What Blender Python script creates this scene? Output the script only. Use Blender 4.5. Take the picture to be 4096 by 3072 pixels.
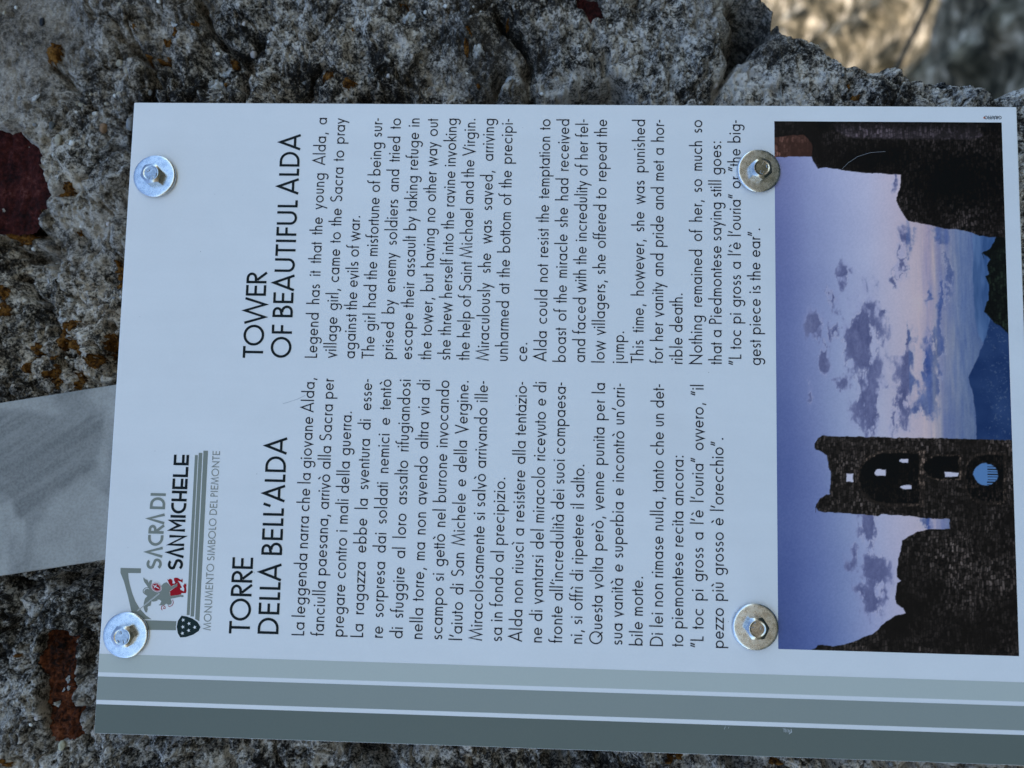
import bpy, bmesh, math, random
import numpy as np
from mathutils import Matrix, Vector
from mathutils.geometry import tessellate_polygon

random.seed(7)
for o in list(bpy.data.objects):
    bpy.data.objects.remove(o)
SC = bpy.context.scene
COL = SC.collection

# ------------------------------------------------------------------ camera, sky, sun, exposure
ZC = 1.40                                   # height of the board's centre above the ground (m)
RC = [[0.020866, 0.034237, -0.999196], [-0.996315, 0.083869, -0.017933], [0.083187, 0.995889, 0.035861]]
CC = [-15.55, -357.62, 10.28]                                  # camera position relative to the board's centre (mm)
cam_d = bpy.data.cameras.new('camera')
cam_d.sensor_fit = 'HORIZONTAL'
cam_d.sensor_width = 36.0
cam_d.lens = 36.0 * 3100.0 / 4096.0
cam_d.clip_start = 0.01
cam_d.clip_end = 500.0
cam_d.dof.use_dof = True
cam_d.dof.focus_distance = 0.362
cam_d.dof.aperture_fstop = 6.2
cam = bpy.data.objects.new('camera', cam_d)
COL.objects.link(cam)
r_, d_, f_ = [Vector(v) for v in RC]
m = Matrix((r_, -d_, -f_)).transposed().to_4x4()
m.translation = Vector((CC[0] / 1000, CC[1] / 1000, ZC + CC[2] / 1000))
cam.matrix_world = m
SC.camera = cam

SUN_EL, SUN_AZ = 50.0, -56.0                # azimuth from +Y, negative towards -X: the sun stands behind the wall
w = bpy.data.worlds.new('World')
SC.world = w
w.use_nodes = True
nt = w.node_tree
bg = nt.nodes['Background']
sky = nt.nodes.new('ShaderNodeTexSky')
sky.sky_type = 'NISHITA'
sky.sun_disc = False
sky.sun_elevation = math.radians(SUN_EL)
sky.sun_rotation = math.radians(SUN_AZ)
sky.air_density = 1.0
sky.dust_density = 0.4
sky.ozone_density = 3.0
nt.links.new(sky.outputs[0], bg.inputs[0])
bg.inputs[1].default_value = 0.15
sun_d = bpy.data.lights.new('sun', 'SUN')
sun_d.energy = 3.0
sun_d.angle = math.radians(0.5)
sun_d.color = (1.0, 0.95, 0.87)
sun = bpy.data.objects.new('sun', sun_d)
COL.objects.link(sun)
el, az = math.radians(SUN_EL), math.radians(SUN_AZ)
sdir = Vector((math.sin(az) * math.cos(el), math.cos(az) * math.cos(el), math.sin(el)))
sun.rotation_euler = sdir.to_track_quat('Z', 'Y').to_euler()
sun.location = sdir * 6
SC.view_settings.view_transform = 'Standard'
SC.view_settings.look = 'None'
SC.view_settings.exposure = 1.22
SC.view_settings.gamma = 1.0
SC.view_settings.use_curve_mapping = False

# ------------------------------------------------------------------ measured outlines (mm on the board: u to the right, v down)
D = {
'cam':{"R":[[0.020866,0.034237,-0.999196],[-0.996315,0.083869,-0.017933],[0.083187,0.995889,0.035861]],"C":[-15.549,-357.62,10.284]},
'washers':[[259.72,13.24],[44.5,12.74],[264.65,300.12],[56.27,297.46]],
'arch':[[74.32,7.63],[74.33,17.28],[72.19,17.35],[72.09,11.41],[69.86,11.69],[66.6,12.6],[62.82,13.97],[59.32,15.61],[55.86,18.08],[53.1,21.07],[51.51,23.65],[51.43,14.97],[54.53,14.07],[61.67,11.93],[68.16,9.67],[72.0,7.78]],
'pillar':[[51.01,16.41],[51.0,35.26],[46.93,35.27],[46.66,16.68]],
'bars':[[[126.92,39.64],[126.95,41.02],[53.93,41.27],[53.89,39.87]],[[127.98,41.39],[128.02,43.13],[53.31,43.33],[53.27,41.68]],[[129.03,43.57],[129.07,45.73],[51.22,45.91],[52.25,43.89]]],
'shield':[[53.5,37.51],[53.34,39.62],[52.48,42.48],[50.93,45.09],[48.68,46.67],[46.91,45.87],[45.22,43.44],[44.05,40.15],[43.75,37.5],[45.55,36.28],[48.5,35.55],[51.21,35.95]],
'stars':[[51.61,38.4],[50.09,41.21],[48.53,38.44],[48.52,43.96],[47.01,41.21],[45.67,38.38]],
'angel':[[70.26,18.61],[69.39,19.79],[69.27,20.51],[68.6,20.97],[67.79,21.16],[68.76,21.67],[69.18,22.07],[69.06,22.92],[67.82,22.57],[66.36,23.93],[66.73,27.44],[67.7,28.09],[68.42,29.6],[67.63,30.63],[66.96,31.1],[66.44,32.11],[67.44,33.75],[68.29,34.83],[66.65,34.78],[65.93,33.27],[64.65,31.37],[63.83,31.28],[62.21,31.66],[62.73,35.71],[62.86,37.39],[62.39,38.07],[61.89,37.73],[62.01,36.32],[61.46,34.09],[60.99,31.87],[59.79,32.56],[58.57,32.43],[58.18,31.19],[58.77,30.03],[58.07,29.36],[57.87,26.84],[58.05,26.55],[58.42,27.23],[59.79,27.71],[60.45,26.97],[60.55,25.69],[60.21,26.14],[59.72,25.18],[59.5,24.06],[59.67,23.07],[58.71,22.98],[57.62,22.77],[57.32,21.66],[56.49,21.29],[56.23,21.58],[54.73,21.25],[54.44,20.85],[55.37,20.09],[56.99,19.56],[58.89,19.59],[60.81,20.03],[61.92,21.1],[62.57,19.93],[63.79,19.43],[64.89,19.93],[65.19,20.9],[64.94,21.9],[67.08,20.22],[68.15,19.3],[69.23,18.81]],
'halo':[[65.49,21.87],[65.73,20.86],[65.48,19.75],[64.59,18.95],[63.5,19.02],[62.76,19.91]],
'spear':[[55.06,16.72],[63.3,26.66]],
'oval':[[66.04,25.08],[64.81,27.22],[64.46,24.19]],
'cross':[[[66.82,23.62],[65.45,26.47]],[[65.68,24.11],[67.15,25.1]]],
'devil':[[69.85,29.88],[69.53,30.38],[70.02,31.11],[69.71,32.06],[69.18,32.38],[67.95,32.36],[67.84,33.3],[68.39,33.69],[69.33,33.07],[70.28,32.96],[70.57,33.57],[70.52,34.7],[69.69,36.16],[69.75,36.58],[70.25,36.91],[69.76,37.0],[69.66,37.34],[69.3,37.02],[69.03,37.32],[68.89,36.99],[68.29,37.14],[68.61,36.64],[68.87,36.34],[69.24,34.77],[68.57,35.37],[67.77,35.98],[66.16,36.92],[65.92,36.09],[65.19,36.27],[64.42,38.01],[65.65,38.08],[67.13,37.37],[67.27,37.65],[66.87,37.95],[67.68,37.77],[68.1,38.08],[67.56,38.31],[68.2,38.55],[67.57,38.65],[68.07,38.96],[67.31,38.89],[67.31,39.17],[66.62,38.87],[64.59,39.15],[63.71,38.89],[63.66,36.78],[63.03,36.82],[62.27,31.79],[64.38,31.44],[65.85,33.42],[66.65,34.64],[67.43,33.33],[66.52,31.97],[67.64,30.92],[68.98,30.27]],
'curls':[[[60.56,32.96],[59.27,33.38],[58.03,32.89],[57.41,31.8],[57.84,30.93]],[[55.74,28.43],[56.4,27.86],[57.49,27.99],[57.79,28.82],[57.27,29.69],[56.45,29.66],[56.43,28.98],[57.03,28.83]]],
'ruin':[[289.78,307.79],[271.98,307.66],[272.27,325.12],[269.98,325.82],[266.58,328.12],[267.21,331.64],[264.83,346.91],[264.01,366.14],[258.18,365.66],[252.89,363.96],[249.88,364.19],[244.65,366.82],[241.82,368.93],[238.85,384.68],[237.47,395.4],[235.3,401.06],[234.61,406.04],[234.73,416.03],[291.2,417.85]],
'pillarbrick':[[281.33,307.73],[282.95,321.56],[278.76,325.19],[272.27,325.12],[271.98,307.66]],
'band':[[288.41,334.84],[288.42,400.42],[282.73,403.87],[281.03,398.76],[281.4,342.06],[284.59,336.99]],
'tree':[[236.22,416.08],[235.39,408.92],[230.16,406.62],[227.14,402.26],[224.19,402.88],[227.14,401.9],[224.22,405.73],[221.25,404.22],[217.56,404.82],[216.07,403.36],[212.4,405.03],[207.98,404.18],[205.05,404.45],[204.3,403.37],[199.88,402.17],[197.0,404.92],[194.83,406.27],[193.41,409.06],[189.11,413.16],[187.54,415.57],[228.79,416.2]],
'mount':[[141.3,397.11],[152.02,397.27],[161.32,396.13],[166.34,395.0],[169.58,394.1],[174.32,396.49],[177.97,398.36],[180.89,399.5],[185.28,401.39],[190.41,403.31],[197.0,404.92],[206.53,405.21],[206.73,419.38],[141.75,419.32]],
'hills':[[241.98,397.67],[228.58,398.01],[217.46,397.35],[206.42,397.75],[197.62,397.85],[190.34,399.06],[184.56,401.73],[181.7,404.46],[181.91,417.15],[243.67,416.32]],
'tower':[[141.54,419.31],[141.68,328.27],[140.56,326.13],[138.39,324.9],[135.17,325.36],[134.52,328.54],[132.78,330.64],[127.79,330.93],[125.67,331.96],[115.72,331.48],[113.48,326.87],[110.62,325.43],[107.15,325.04],[109.57,325.06],[107.62,326.45],[106.94,339.45],[106.34,352.76],[107.29,354.18],[106.48,367.44],[105.51,377.18],[105.47,384.14],[101.12,384.03],[100.89,374.29],[99.73,370.08],[97.53,365.86],[95.71,363.03],[90.81,362.58],[87.28,361.12],[79.61,360.62],[77.92,362.32],[76.84,360.56],[71.97,359.77],[67.83,360.03],[65.84,363.11],[63.79,363.76],[62.3,359.58],[59.77,355.38],[57.28,352.56],[54.45,349.74],[51.5,342.77],[49.66,338.59],[48.43,331.64],[49.14,327.84],[48.59,325.4],[47.17,323.99],[46.61,321.21],[44.0,321.18],[44.17,418.08]],
'niches':[[[134.71,371.56],[134.4,356.86],[133.77,353.13],[132.11,349.74],[129.57,347.03],[126.4,345.26],[122.93,344.62],[119.49,345.15],[116.41,346.81],[114.01,349.42],[112.51,352.74],[112.05,356.44],[112.39,371.06]],[[133.8,389.06],[133.62,380.4],[133.32,378.2],[132.57,376.2],[131.41,374.6],[129.99,373.56],[128.42,373.18],[126.87,373.49],[125.49,374.46],[124.41,376.01],[123.74,377.96],[123.54,380.15],[123.73,388.8]],[[134.78,408.64],[134.59,399.43],[134.03,397.08],[132.49,394.94],[130.14,393.2],[127.2,392.05],[123.97,391.59],[120.76,391.87],[117.88,392.86],[115.62,394.46],[114.19,396.52],[113.73,398.82],[113.95,407.99]]],
'wins':[[[124.76,338.87],[124.83,342.04],[121.2,341.99],[121.13,338.82]],[[127.13,356.3],[127.07,353.59],[126.99,352.91],[126.78,352.28],[126.46,351.79],[126.07,351.47],[125.63,351.35],[125.21,351.45],[124.83,351.76],[124.53,352.24],[124.35,352.86],[124.3,353.54],[124.36,356.25]],[[132.05,366.73],[132.0,364.57],[131.95,364.02],[131.82,363.52],[131.63,363.13],[131.4,362.87],[131.14,362.78],[130.89,362.86],[130.67,363.11],[130.5,363.49],[130.39,363.99],[130.36,364.53],[130.41,366.7]],[[120.22,367.6],[120.16,364.98],[120.1,364.31],[119.98,363.71],[119.8,363.24],[119.57,362.93],[119.33,362.82],[119.09,362.92],[118.88,363.22],[118.72,363.69],[118.62,364.28],[118.6,364.95],[118.66,367.57]],[[126.57,382.58],[126.35,388.66],[124.93,388.48],[124.23,382.66]]],
'eye':[[126.09,406.14],[124.75,405.92],[123.5,405.34],[122.41,404.44],[121.57,403.29],[121.02,401.97],[120.82,400.56],[120.96,399.16],[121.44,397.86],[122.24,396.76],[123.29,395.93],[124.52,395.42],[125.85,395.27],[127.2,395.49],[128.45,396.07],[129.55,396.97],[130.39,398.12],[130.94,399.45],[131.14,400.86],[131.0,402.27],[130.51,403.56],[129.71,404.66],[128.66,405.5],[127.43,406.0]],
'rail':[[131.09,401.56],[131.19,406.44],[120.8,406.12],[120.69,401.25]],
'clouds':[[188.05,346.39,14.89,5.96,1.0],[176.39,347.62,6.7,5.21,0.6],[158.27,348.03,11.17,4.47,0.8],[148.22,349.98,7.45,2.61,0.8],[205.51,333.01,3.72,2.61,0.8],[216.69,338.21,4.47,2.23,0.6],[192.85,324.95,5.96,3.35,0.45],[176.81,329.78,8.19,1.86,0.6],[190.78,333.54,3.72,2.61,0.6],[220.77,366.33,6.7,2.61,0.9],[213.31,362.59,2.98,1.34,0.7],[172.37,367.45,9.68,2.61,0.9],[158.58,365.03,11.17,3.35,0.9],[180.39,369.04,2.23,1.04,0.8],[186.9,366.33,5.21,0.67,0.7],[169.64,377.3,13.4,2.61,0.9],[156.62,375.58,5.96,2.61,0.7],[154.38,371.3,4.47,2.61,0.7],[202.53,382.35,17.13,1.49,0.6],[180.57,380.4,11.17,2.23,0.7],[161.44,323.88,8.94,1.49,0.25],[147.73,361.28,4.47,1.86,0.6],[199.2,355.52,1.34,1.34,0.7],[202.79,349.49,2.98,2.61,0.5],[209.06,376.09,5.96,0.74,0.6],[217.31,385.57,11.17,2.23,0.6],[166.03,337.48,2.98,2.98,0.6],[102.38,349.19,6.7,3.72,0.8],[82.84,350.94,8.94,4.47,0.9],[67.53,349.28,5.96,3.72,0.9],[90.27,341.3,4.47,1.86,0.4],[71.57,345.18,4.47,2.23,0.4],[71.82,354.22,3.72,1.86,0.6],[103.64,372.26,2.98,2.98,0.7],[259.67,363.15,3.72,0.89,0.5],[234.18,368.05,4.47,2.23,0.7],[234.36,383.85,5.96,2.98,0.7]],
'edge':[[369.95,313.57],[364.85,316.74],[359.77,319.27],[355.54,319.56],[351.73,317.85],[350.89,323.03],[348.38,331.78],[343.77,339.69],[339.58,340.83],[334.57,345.13],[329.57,349.02],[329.18,356.92],[327.12,363.2],[326.31,367.91],[329.23,372.69],[328.0,376.6],[323.04,381.22],[320.58,389.01],[321.85,396.09],[319.4,403.85],[319.85,411.67],[317.41,419.4],[316.63,429.49],[319.54,435.03],[319.97,439.86]],
'bricks':[[[296.03,-99.63],[291.57,-77.71],[294.12,-70.47],[292.05,-67.42],[287.07,-66.63],[282.96,-61.38],[278.01,-58.96],[272.23,-58.94],[268.95,-56.24],[264.01,-56.28],[257.07,-52.91],[250.92,-54.91],[242.7,-60.84],[239.42,-63.04],[233.37,-94.46]],[[39.27,-35.48],[41.33,-28.62],[40.74,-23.14],[35.58,-22.01],[28.96,-20.39],[18.67,-19.44],[9.17,-17.86],[-0.96,-14.86],[-5.37,-16.09],[-9.25,-23.5],[-10.18,-29.59],[-6.63,-32.15],[3.53,-34.05],[14.5,-35.39],[25.49,-37.74],[34.39,-37.07]],[[362.13,213.91],[362.13,226.63],[354.63,227.51],[352.14,228.33],[350.47,222.8],[349.22,222.02],[353.79,218.79],[356.29,215.58]],[[255.76,-17.78],[260.28,-14.82],[263.18,-10.95],[266.07,-7.88],[262.81,-6.86],[259.5,-10.71],[256.61,-14.59],[253.74,-16.43]],[[304.58,-66.3],[305.84,-64.32],[303.34,-62.89],[300.41,-64.74],[301.23,-66.21]]],
'lichens':[[331.54,-54.18,5.14,3.32],[346.05,20.47,2.85,2.85],[340.55,10.51,3.32,1.98],[336.33,7.05,1.98,2.37],[327.49,4.7,1.58,3.56],[329.15,-4.44,2.53,2.06],[328.43,39.02,3.8,1.98],[259.62,-42.88,4.75,3.56],[237.28,-35.21,1.74,1.74],[316.12,91.9,3.56,4.75],[312.02,100.52,3.16,2.37],[236.1,-68.5,2.85,6.33],[249.27,-56.02,1.9,1.98],[344.74,-11.59,1.11,0.71],[315.06,36.46,0.95,1.58],[215.8,-11.55,5.7,3.01],[180.77,-12.89,6.72,3.32],[171.19,-20.24,3.16,4.91],[190.73,-34.39,3.56,4.75],[182.74,-38.25,4.75,3.56],[179.66,-32.82,2.77,3.56],[177.36,-52.33,4.35,2.85],[164.47,-44.56,3.16,4.35],[161.41,-40.34,3.16,3.16],[205.8,-69.02,3.32,2.37],[197.0,-68.34,4.11,3.32],[161.63,-27.57,3.96,2.85],[167.81,-56.44,3.16,2.37],[173.18,-42.38,1.9,1.27],[158.0,-33.31,1.58,1.58],[176.58,-27.8,1.9,1.9],[166.9,-40.73,3.16,1.11],[312.85,102.01,2.85,3.32],[339.16,161.31,2.14,2.14],[313.95,165.93,1.58,1.27],[358.1,127.81,1.27,3.96],[358.11,141.12,1.42,1.9],[343.23,101.65,1.58,1.19],[332.1,159.89,3.16,0.79],[349.59,179.85,1.74,0.71],[28.85,-49.11,1.9,3.56],[-21.1,-51.87,3.96,2.06],[-8.06,267.3,3.64,3.32],[-9.38,311.0,1.9,3.56],[315.14,349.99,1.74,1.74],[308.69,351.81,1.58,1.9],[-8.21,262.89,3.96,3.16]],
'white':[[306.95,-61.51,2.69,1.9],[323.82,35.19,2.85,3.96],[315.04,31.58,3.96,4.75],[346.88,8.08,1.9,2.37],[331.7,165.09,3.01,3.32],[318.95,181.3,3.16,2.53],[351.22,129.24,3.16,3.16],[17.75,-25.41,3.16,1.11],[13.33,-25.48,1.42,0.95],[4.32,-32.33,1.58,1.58],[9.11,-19.78,1.58,0.95],[11.78,-28.08,1.11,0.79],[191.84,-39.7,1.9,2.06],[184.36,-35.72,2.06,2.22],[202.64,-37.64,0.95,1.27],[212.89,-50.09,1.27,1.74]],
'pebbles':[[301.41,-33.48,1.74,1.58,"w"],[283.76,-41.14,1.74,1.74,"w"],[305.88,-40.95,2.22,1.74,"t"],[294.46,-12.28,4.11,1.9,"g"],[328.09,-21.26,2.06,2.06,"t"],[334.15,48.19,2.06,1.9,"p"],[318.71,75.8,1.74,1.74,"g"],[354.96,56.49,1.58,1.58,"g"],[292.47,-26.32,2.85,2.22,"b"],[348.33,-61.48,2.53,1.42,"k"],[350.22,-42.2,1.11,0.95,"g"],[357.05,-20.23,1.42,1.27,"t"],[356.0,-75.76,0.95,0.95,"w"],[352.58,-81.2,1.11,0.95,"t"],[320.55,-13.36,1.58,1.58,"t"],[285.69,-49.08,3.32,1.9,"t"],[293.64,-53.27,2.06,1.58,"d"],[307.07,-69.8,1.11,1.11,"g"],[309.39,-21.28,0.95,0.79,"w"],[309.83,-18.02,1.11,1.9,"t"],[301.37,-41.71,0.71,0.63,"w"],[277.24,-50.28,0.63,0.71,"w"],[335.9,-70.98,0.71,0.79,"t"],[257.49,-69.32,0.71,0.79,"w"],[346.08,45.88,1.42,1.11,"p"],[331.93,31.49,1.11,1.27,"w"],[293.75,-62.18,1.11,1.27,"g"],[310.73,-2.49,1.58,1.27,"g"],[335.81,-36.24,0.71,0.71,"w"],[224.9,-55.85,0.63,0.79,"w"],[249.51,-15.59,0.47,0.47,"w"],[305.62,-25.96,0.95,1.27,"t"],[332.95,1.09,0.63,0.79,"w"],[352.48,138.47,1.11,1.11,"w"],[353.75,148.89,1.11,1.27,"w"],[349.23,232.31,1.27,1.11,"w"],[352.08,162.99,0.95,0.79,"w"],[317.86,111.87,1.58,1.58,"d"],[322.17,159.75,0.79,0.95,"w"],[352.09,166.59,0.71,0.71,"w"],[305.79,175.64,0.63,0.79,"w"],[-12.57,-24.96,2.53,1.9,"y"],[-9.63,-45.81,0.95,1.11,"w"],[-2.86,-39.75,0.79,0.95,"w"],[322.21,287.41,2.37,1.27,"p"]],
'cracks':[[[[360.46,20.08],[351.13,24.71],[341.0,28.54],[336.39,34.52],[332.63,41.25]],2.2,9.0],[[[340.08,-13.36],[332.5,-10.41],[324.96,-0.89],[318.26,-0.08],[304.91,-0.5]],2.0,7.0],[[[330.96,45.42],[320.94,47.15],[303.49,46.81]],3.0,8.0],[[[324.78,-55.36],[316.4,-46.48],[311.4,-39.52]],1.8,5.0],[[[267.03,-39.72],[268.3,-34.91],[278.25,-25.78],[282.83,-19.54],[282.5,-8.1]],1.8,6.0],[[[305.3,76.64],[311.1,80.42],[318.57,80.9],[326.91,87.83]],1.6,5.0],[[[359.61,94.12],[353.71,92.73],[350.34,88.81]],2.0,8.0],[[[354.6,176.54],[348.76,178.27],[343.77,183.16],[331.35,191.37],[318.99,190.81],[304.25,193.46]],3.0,9.0],[[[323.06,178.03],[312.35,174.3],[304.14,172.11]],3.5,12.0],[[[335.58,230.09],[324.06,231.0],[317.53,238.13]],2.6,8.0],[[[304.49,239.03],[312.63,238.18],[315.87,231.87],[312.57,224.05],[309.26,216.23],[305.13,206.84]],6.0,16.0],[[[336.55,297.19],[327.54,293.26],[317.73,287.02],[303.91,284.67]],2.4,9.0],[[[358.81,301.97],[354.67,307.42],[352.2,308.97],[348.9,304.26],[345.6,301.91],[341.07,300.71]],7.5,45.0],[[[213.5,-64.33],[201.6,-54.52],[195.31,-47.6],[187.38,-45.42]],2.6,8.0],[[[227.43,-47.5],[222.59,-46.5],[217.78,-45.18]],1.8,5.0],[[[227.23,-63.75],[225.68,-57.94],[226.58,-50.69]],4.0,9.0],[[[190.98,-18.36],[184.71,-13.95],[176.84,-11.84],[169.0,-10.13]],2.6,8.0],[[[177.95,-40.72],[170.1,-37.76],[163.93,-30.93]],1.6,4.0],[[[-5.42,-17.62],[-11.07,-12.63],[-17.41,-7.61],[-23.04,-3.42]],2.2,8.0],[[[39.44,-16.84],[33.63,-12.58],[26.21,-13.62]],3.0,6.0],[[[65.25,-28.76],[68.5,-19.61],[71.04,-8.85]],5.0,9.0],[[[63.8,-55.29],[60.98,-48.02],[61.88,-42.6]],2.5,6.0],[[[-8.63,-26.62],[-10.9,-29.53],[-9.5,-31.17]],3.0,7.0],[[[-8.42,109.5],[-10.26,118.55],[-14.34,124.67],[-18.41,130.77]],6.0,14.0],[[[-1.41,212.42],[-9.92,212.55],[-14.34,207.49]],4.0,10.0],[[[-6.82,220.57],[-8.59,230.84],[-14.22,231.63]],3.0,8.0],[[[-6.15,292.28],[-12.78,293.7]],4.0,9.0],[[[-5.69,336.87],[-11.29,336.8]],2.5,6.0],[[[-4.38,375.42],[-10.03,373.16]],2.5,6.0],[[[153.07,-66.95],[150.81,-61.96]],2.0,5.0],[[[238.61,-62.16],[235.46,-52.96],[229.03,-48.43],[221.76,-48.71]],3.5,8.0]],
'post':[[149.84,-59.6],[159.53,-4.35],[68.09,-53.25],[76.56,-4.33]],
}
# ------------------------------------------------------------------ helpers
def tag(o, label=None, cat=None, group=None, kind=None):
    if label: o['label'] = label
    if cat: o['category'] = cat
    if group: o['group'] = group
    if kind: o['kind'] = kind
    return o

def empty(name, loc=(0, 0, 0)):
    o = bpy.data.objects.new(name, None)
    o.empty_display_size = 0.02
    o.location = loc
    COL.objects.link(o)
    return o

def mesh_obj(name, verts, faces, mat, parent=None, smooth=False, colors=None):
    """verts in metres, world space; the object's own origin is moved under its parent"""
    me = bpy.data.meshes.new(name)
    verts = np.asarray(verts, dtype=np.float64).reshape(-1, 3)
    off = np.zeros(3)
    if parent is not None:
        p = parent
        while p is not None:
            off += np.array(p.location); p = p.parent
    if isinstance(faces, np.ndarray):
        n, k = faces.shape
        me.vertices.add(len(verts)); me.vertices.foreach_set('co', (verts - off).astype(np.float32).ravel())
        me.loops.add(n * k); me.loops.foreach_set('vertex_index', faces.astype(np.int32).ravel())
        me.polygons.add(n)
        me.polygons.foreach_set('loop_start', np.arange(0, n * k, k, dtype=np.int32))
        me.update(calc_edges=True)
        me.validate()
    else:
        me.from_pydata([tuple(v) for v in (verts - off)], [], faces)
    if smooth:
        me.polygons.foreach_set('use_smooth', np.ones(len(me.polygons), dtype=bool))
    if colors is not None:
        for nm, c in colors.items():
            a = me.attributes.new(nm, 'FLOAT_COLOR', 'POINT')
            cc = np.ones((len(verts), 4), np.float32); cc[:, :c.shape[1]] = c
            a.data.foreach_set('color', cc.ravel())
    me.materials.append(mat)
    me.update()
    o = bpy.data.objects.new(name, me)
    COL.objects.link(o)
    if parent is not None: o.parent = parent
    return o

def W(u, v, d):
    """board mm -> world; d = mm in FRONT of the board's face"""
    return ((u - 148.5) / 1000, -d / 1000, ZC + (210 - v) / 1000)

def s2l(c):
    c = np.asarray(c, float) / 255.0
    return np.where(c <= .04045, c / 12.92, ((c + .055) / 1.055) ** 2.4)

WHITE_OBS = np.array([166, 185, 214.])
def ink(c):
    """pigment albedo of a printed colour, from how it looks next to the white of the same board"""
    a = s2l(c) / s2l(WHITE_OBS) * 0.78
    return tuple(np.clip(a, .004, .9))

# ---- noise
def _h(ix, iy, s):
    n = (ix.astype(np.int64) * 374761393 + iy.astype(np.int64) * 668265263 + s * 974634777) & 0xffffffff
    n = ((n ^ (n >> 13)) * 1274126177) & 0xffffffff
    n = ((n ^ (n >> 16)) * 2246822519) & 0xffffffff
    return ((n ^ (n >> 15)) & 0xffffff) / float(0xffffff)

def vnoise(x, y, s=0):
    ix, iy = np.floor(x), np.floor(y)
    fx, fy = x - ix, y - iy
    fx = fx * fx * fx * (fx * (fx * 6 - 15) + 10); fy = fy * fy * fy * (fy * (fy * 6 - 15) + 10)
    a = _h(ix, iy, s); b = _h(ix + 1, iy, s); c = _h(ix, iy + 1, s); d = _h(ix + 1, iy + 1, s)
    return (a + (b - a) * fx + (c - a) * fy + (a - b - c + d) * fx * fy) * 2 - 1

def fbm(x, y, sc, octv=4, s=0, gain=.5):
    r = 0; a = 1.0; t = 0
    for i in range(octv):
        ca, sa = math.cos(i * 1.1 + s), math.sin(i * 1.1 + s)
        f = 2.0 ** i / sc
        r = r + a * vnoise((x * ca - y * sa) * f + 17.3 * i, (x * sa + y * ca) * f - 9.1 * i, s + i * 13)
        t += a; a *= gain
    return r / t

def worley(x, y, sc, s=0):
    x = x / sc; y = y / sc
    ix, iy = np.floor(x), np.floor(y)
    d1 = np.full(x.shape, 9.); idv = np.zeros(x.shape)
    for dx in (-1, 0, 1):
        for dy in (-1, 0, 1):
            cx, cy = ix + dx, iy + dy
            px = cx + _h(cx, cy, s); py = cy + _h(cx, cy, s + 5)
            d = np.hypot(px - x, py - y)
            idv = np.where(d < d1, _h(cx, cy, s + 9), idv); d1 = np.minimum(d1, d)
    return d1, idv

def inside(px, py, poly):
    r = np.zeros(px.shape, bool)
    n = len(poly)
    for i in range(n):
        x1, y1 = poly[i]; x2, y2 = poly[(i + 1) % n]
        if y1 == y2: continue
        c = ((y1 > py) != (y2 > py)) & (px < (x2 - x1) * (py - y1) / (y2 - y1) + x1)
        r ^= c
    return r

def segdist(px, py, pts, closed=False):
    d = np.full(px.shape, 1e9)
    n = len(pts)
    for i in range(n if closed else n - 1):
        x1, y1 = pts[i]; x2, y2 = pts[(i + 1) % n]
        ex, ey = x2 - x1, y2 - y1
        t = np.clip(((px - x1) * ex + (py - y1) * ey) / (ex * ex + ey * ey + 1e-12), 0, 1)
        d = np.minimum(d, np.hypot(px - x1 - t * ex, py - y1 - t * ey))
    return d

def sdf(px, py, poly):
    """positive inside"""
    d = segdist(px, py, poly, True)
    return np.where(inside(px, py, poly), d, -d)

def local(fn, px, py, pts, pad, default):
    """evaluate fn only near pts"""
    a = np.array(pts)
    k = (px > a[:, 0].min() - pad) & (px < a[:, 0].max() + pad) & (py > a[:, 1].min() - pad) & (py < a[:, 1].max() + pad)
    r = np.full(px.shape, default, float)
    if k.any(): r[k] = fn(px[k], py[k])
    return r

def sst(a, b, x):
    t = np.clip((x - a) / (b - a), 0, 1)
    return t * t * (3 - 2 * t)

# ---- materials
def newmat(name):
    mt = bpy.data.materials.new(name)
    mt.use_nodes = True
    n = mt.node_tree
    return mt, n, n.nodes['Principled BSDF']

def N(n, t, **kw):
    x = n.nodes.new(t)
    for k, v in kw.items(): setattr(x, k, v)
    return x

def coords(n):
    return N(n, 'ShaderNodeTexCoord').outputs['Object']

def noise(n, sc, det=3, rough=.55, vec=None, dist=0.0):
    t = N(n, 'ShaderNodeTexNoise')
    t.inputs['Scale'].default_value = sc; t.inputs['Detail'].default_value = det
    t.inputs['Roughness'].default_value = rough; t.inputs['Distortion'].default_value = dist
    n.links.new(vec if vec is not None else coords(n), t.inputs['Vector'])
    return t.outputs['Fac']

def ramp(n, fac, stops):
    r = N(n, 'ShaderNodeValToRGB')
    e = r.color_ramp.elements
    while len(e) < len(stops): e.new(.5)
    for el_, (p, c) in zip(e, stops):
        el_.position = p; el_.color = (*c, 1) if len(c) == 3 else c
    n.links.new(fac, r.inputs[0])
    return r.outputs[0]

def mix(n, fac, a, b, mode='MIX'):
    x = N(n, 'ShaderNodeMix', data_type='RGBA', blend_type=mode)
    for s, v in ((0, fac), (6, a), (7, b)):
        if hasattr(v, 'is_linked'): n.links.new(v, x.inputs[s])
        elif s == 0: x.inputs[0].default_value = v
        else: x.inputs[s].default_value = (*v, 1)
    return x.outputs[2]

def math_(n, op, a, b=None):
    x = N(n, 'ShaderNodeMath', operation=op)
    for i, v in enumerate((a, b)):
        if v is None: continue
        if hasattr(v, 'is_linked'): n.links.new(v, x.inputs[i])
        else: x.inputs[i].default_value = v
    return x.outputs[0]

def bump(n, b, h, dist, strength=1.0):
    x = N(n, 'ShaderNodeBump')
    x.inputs['Distance'].default_value = dist; x.inputs['Strength'].default_value = strength
    n.links.new(h, x.inputs['Height'])
    n.links.new(x.outputs[0], b.inputs['Normal'])

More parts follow.
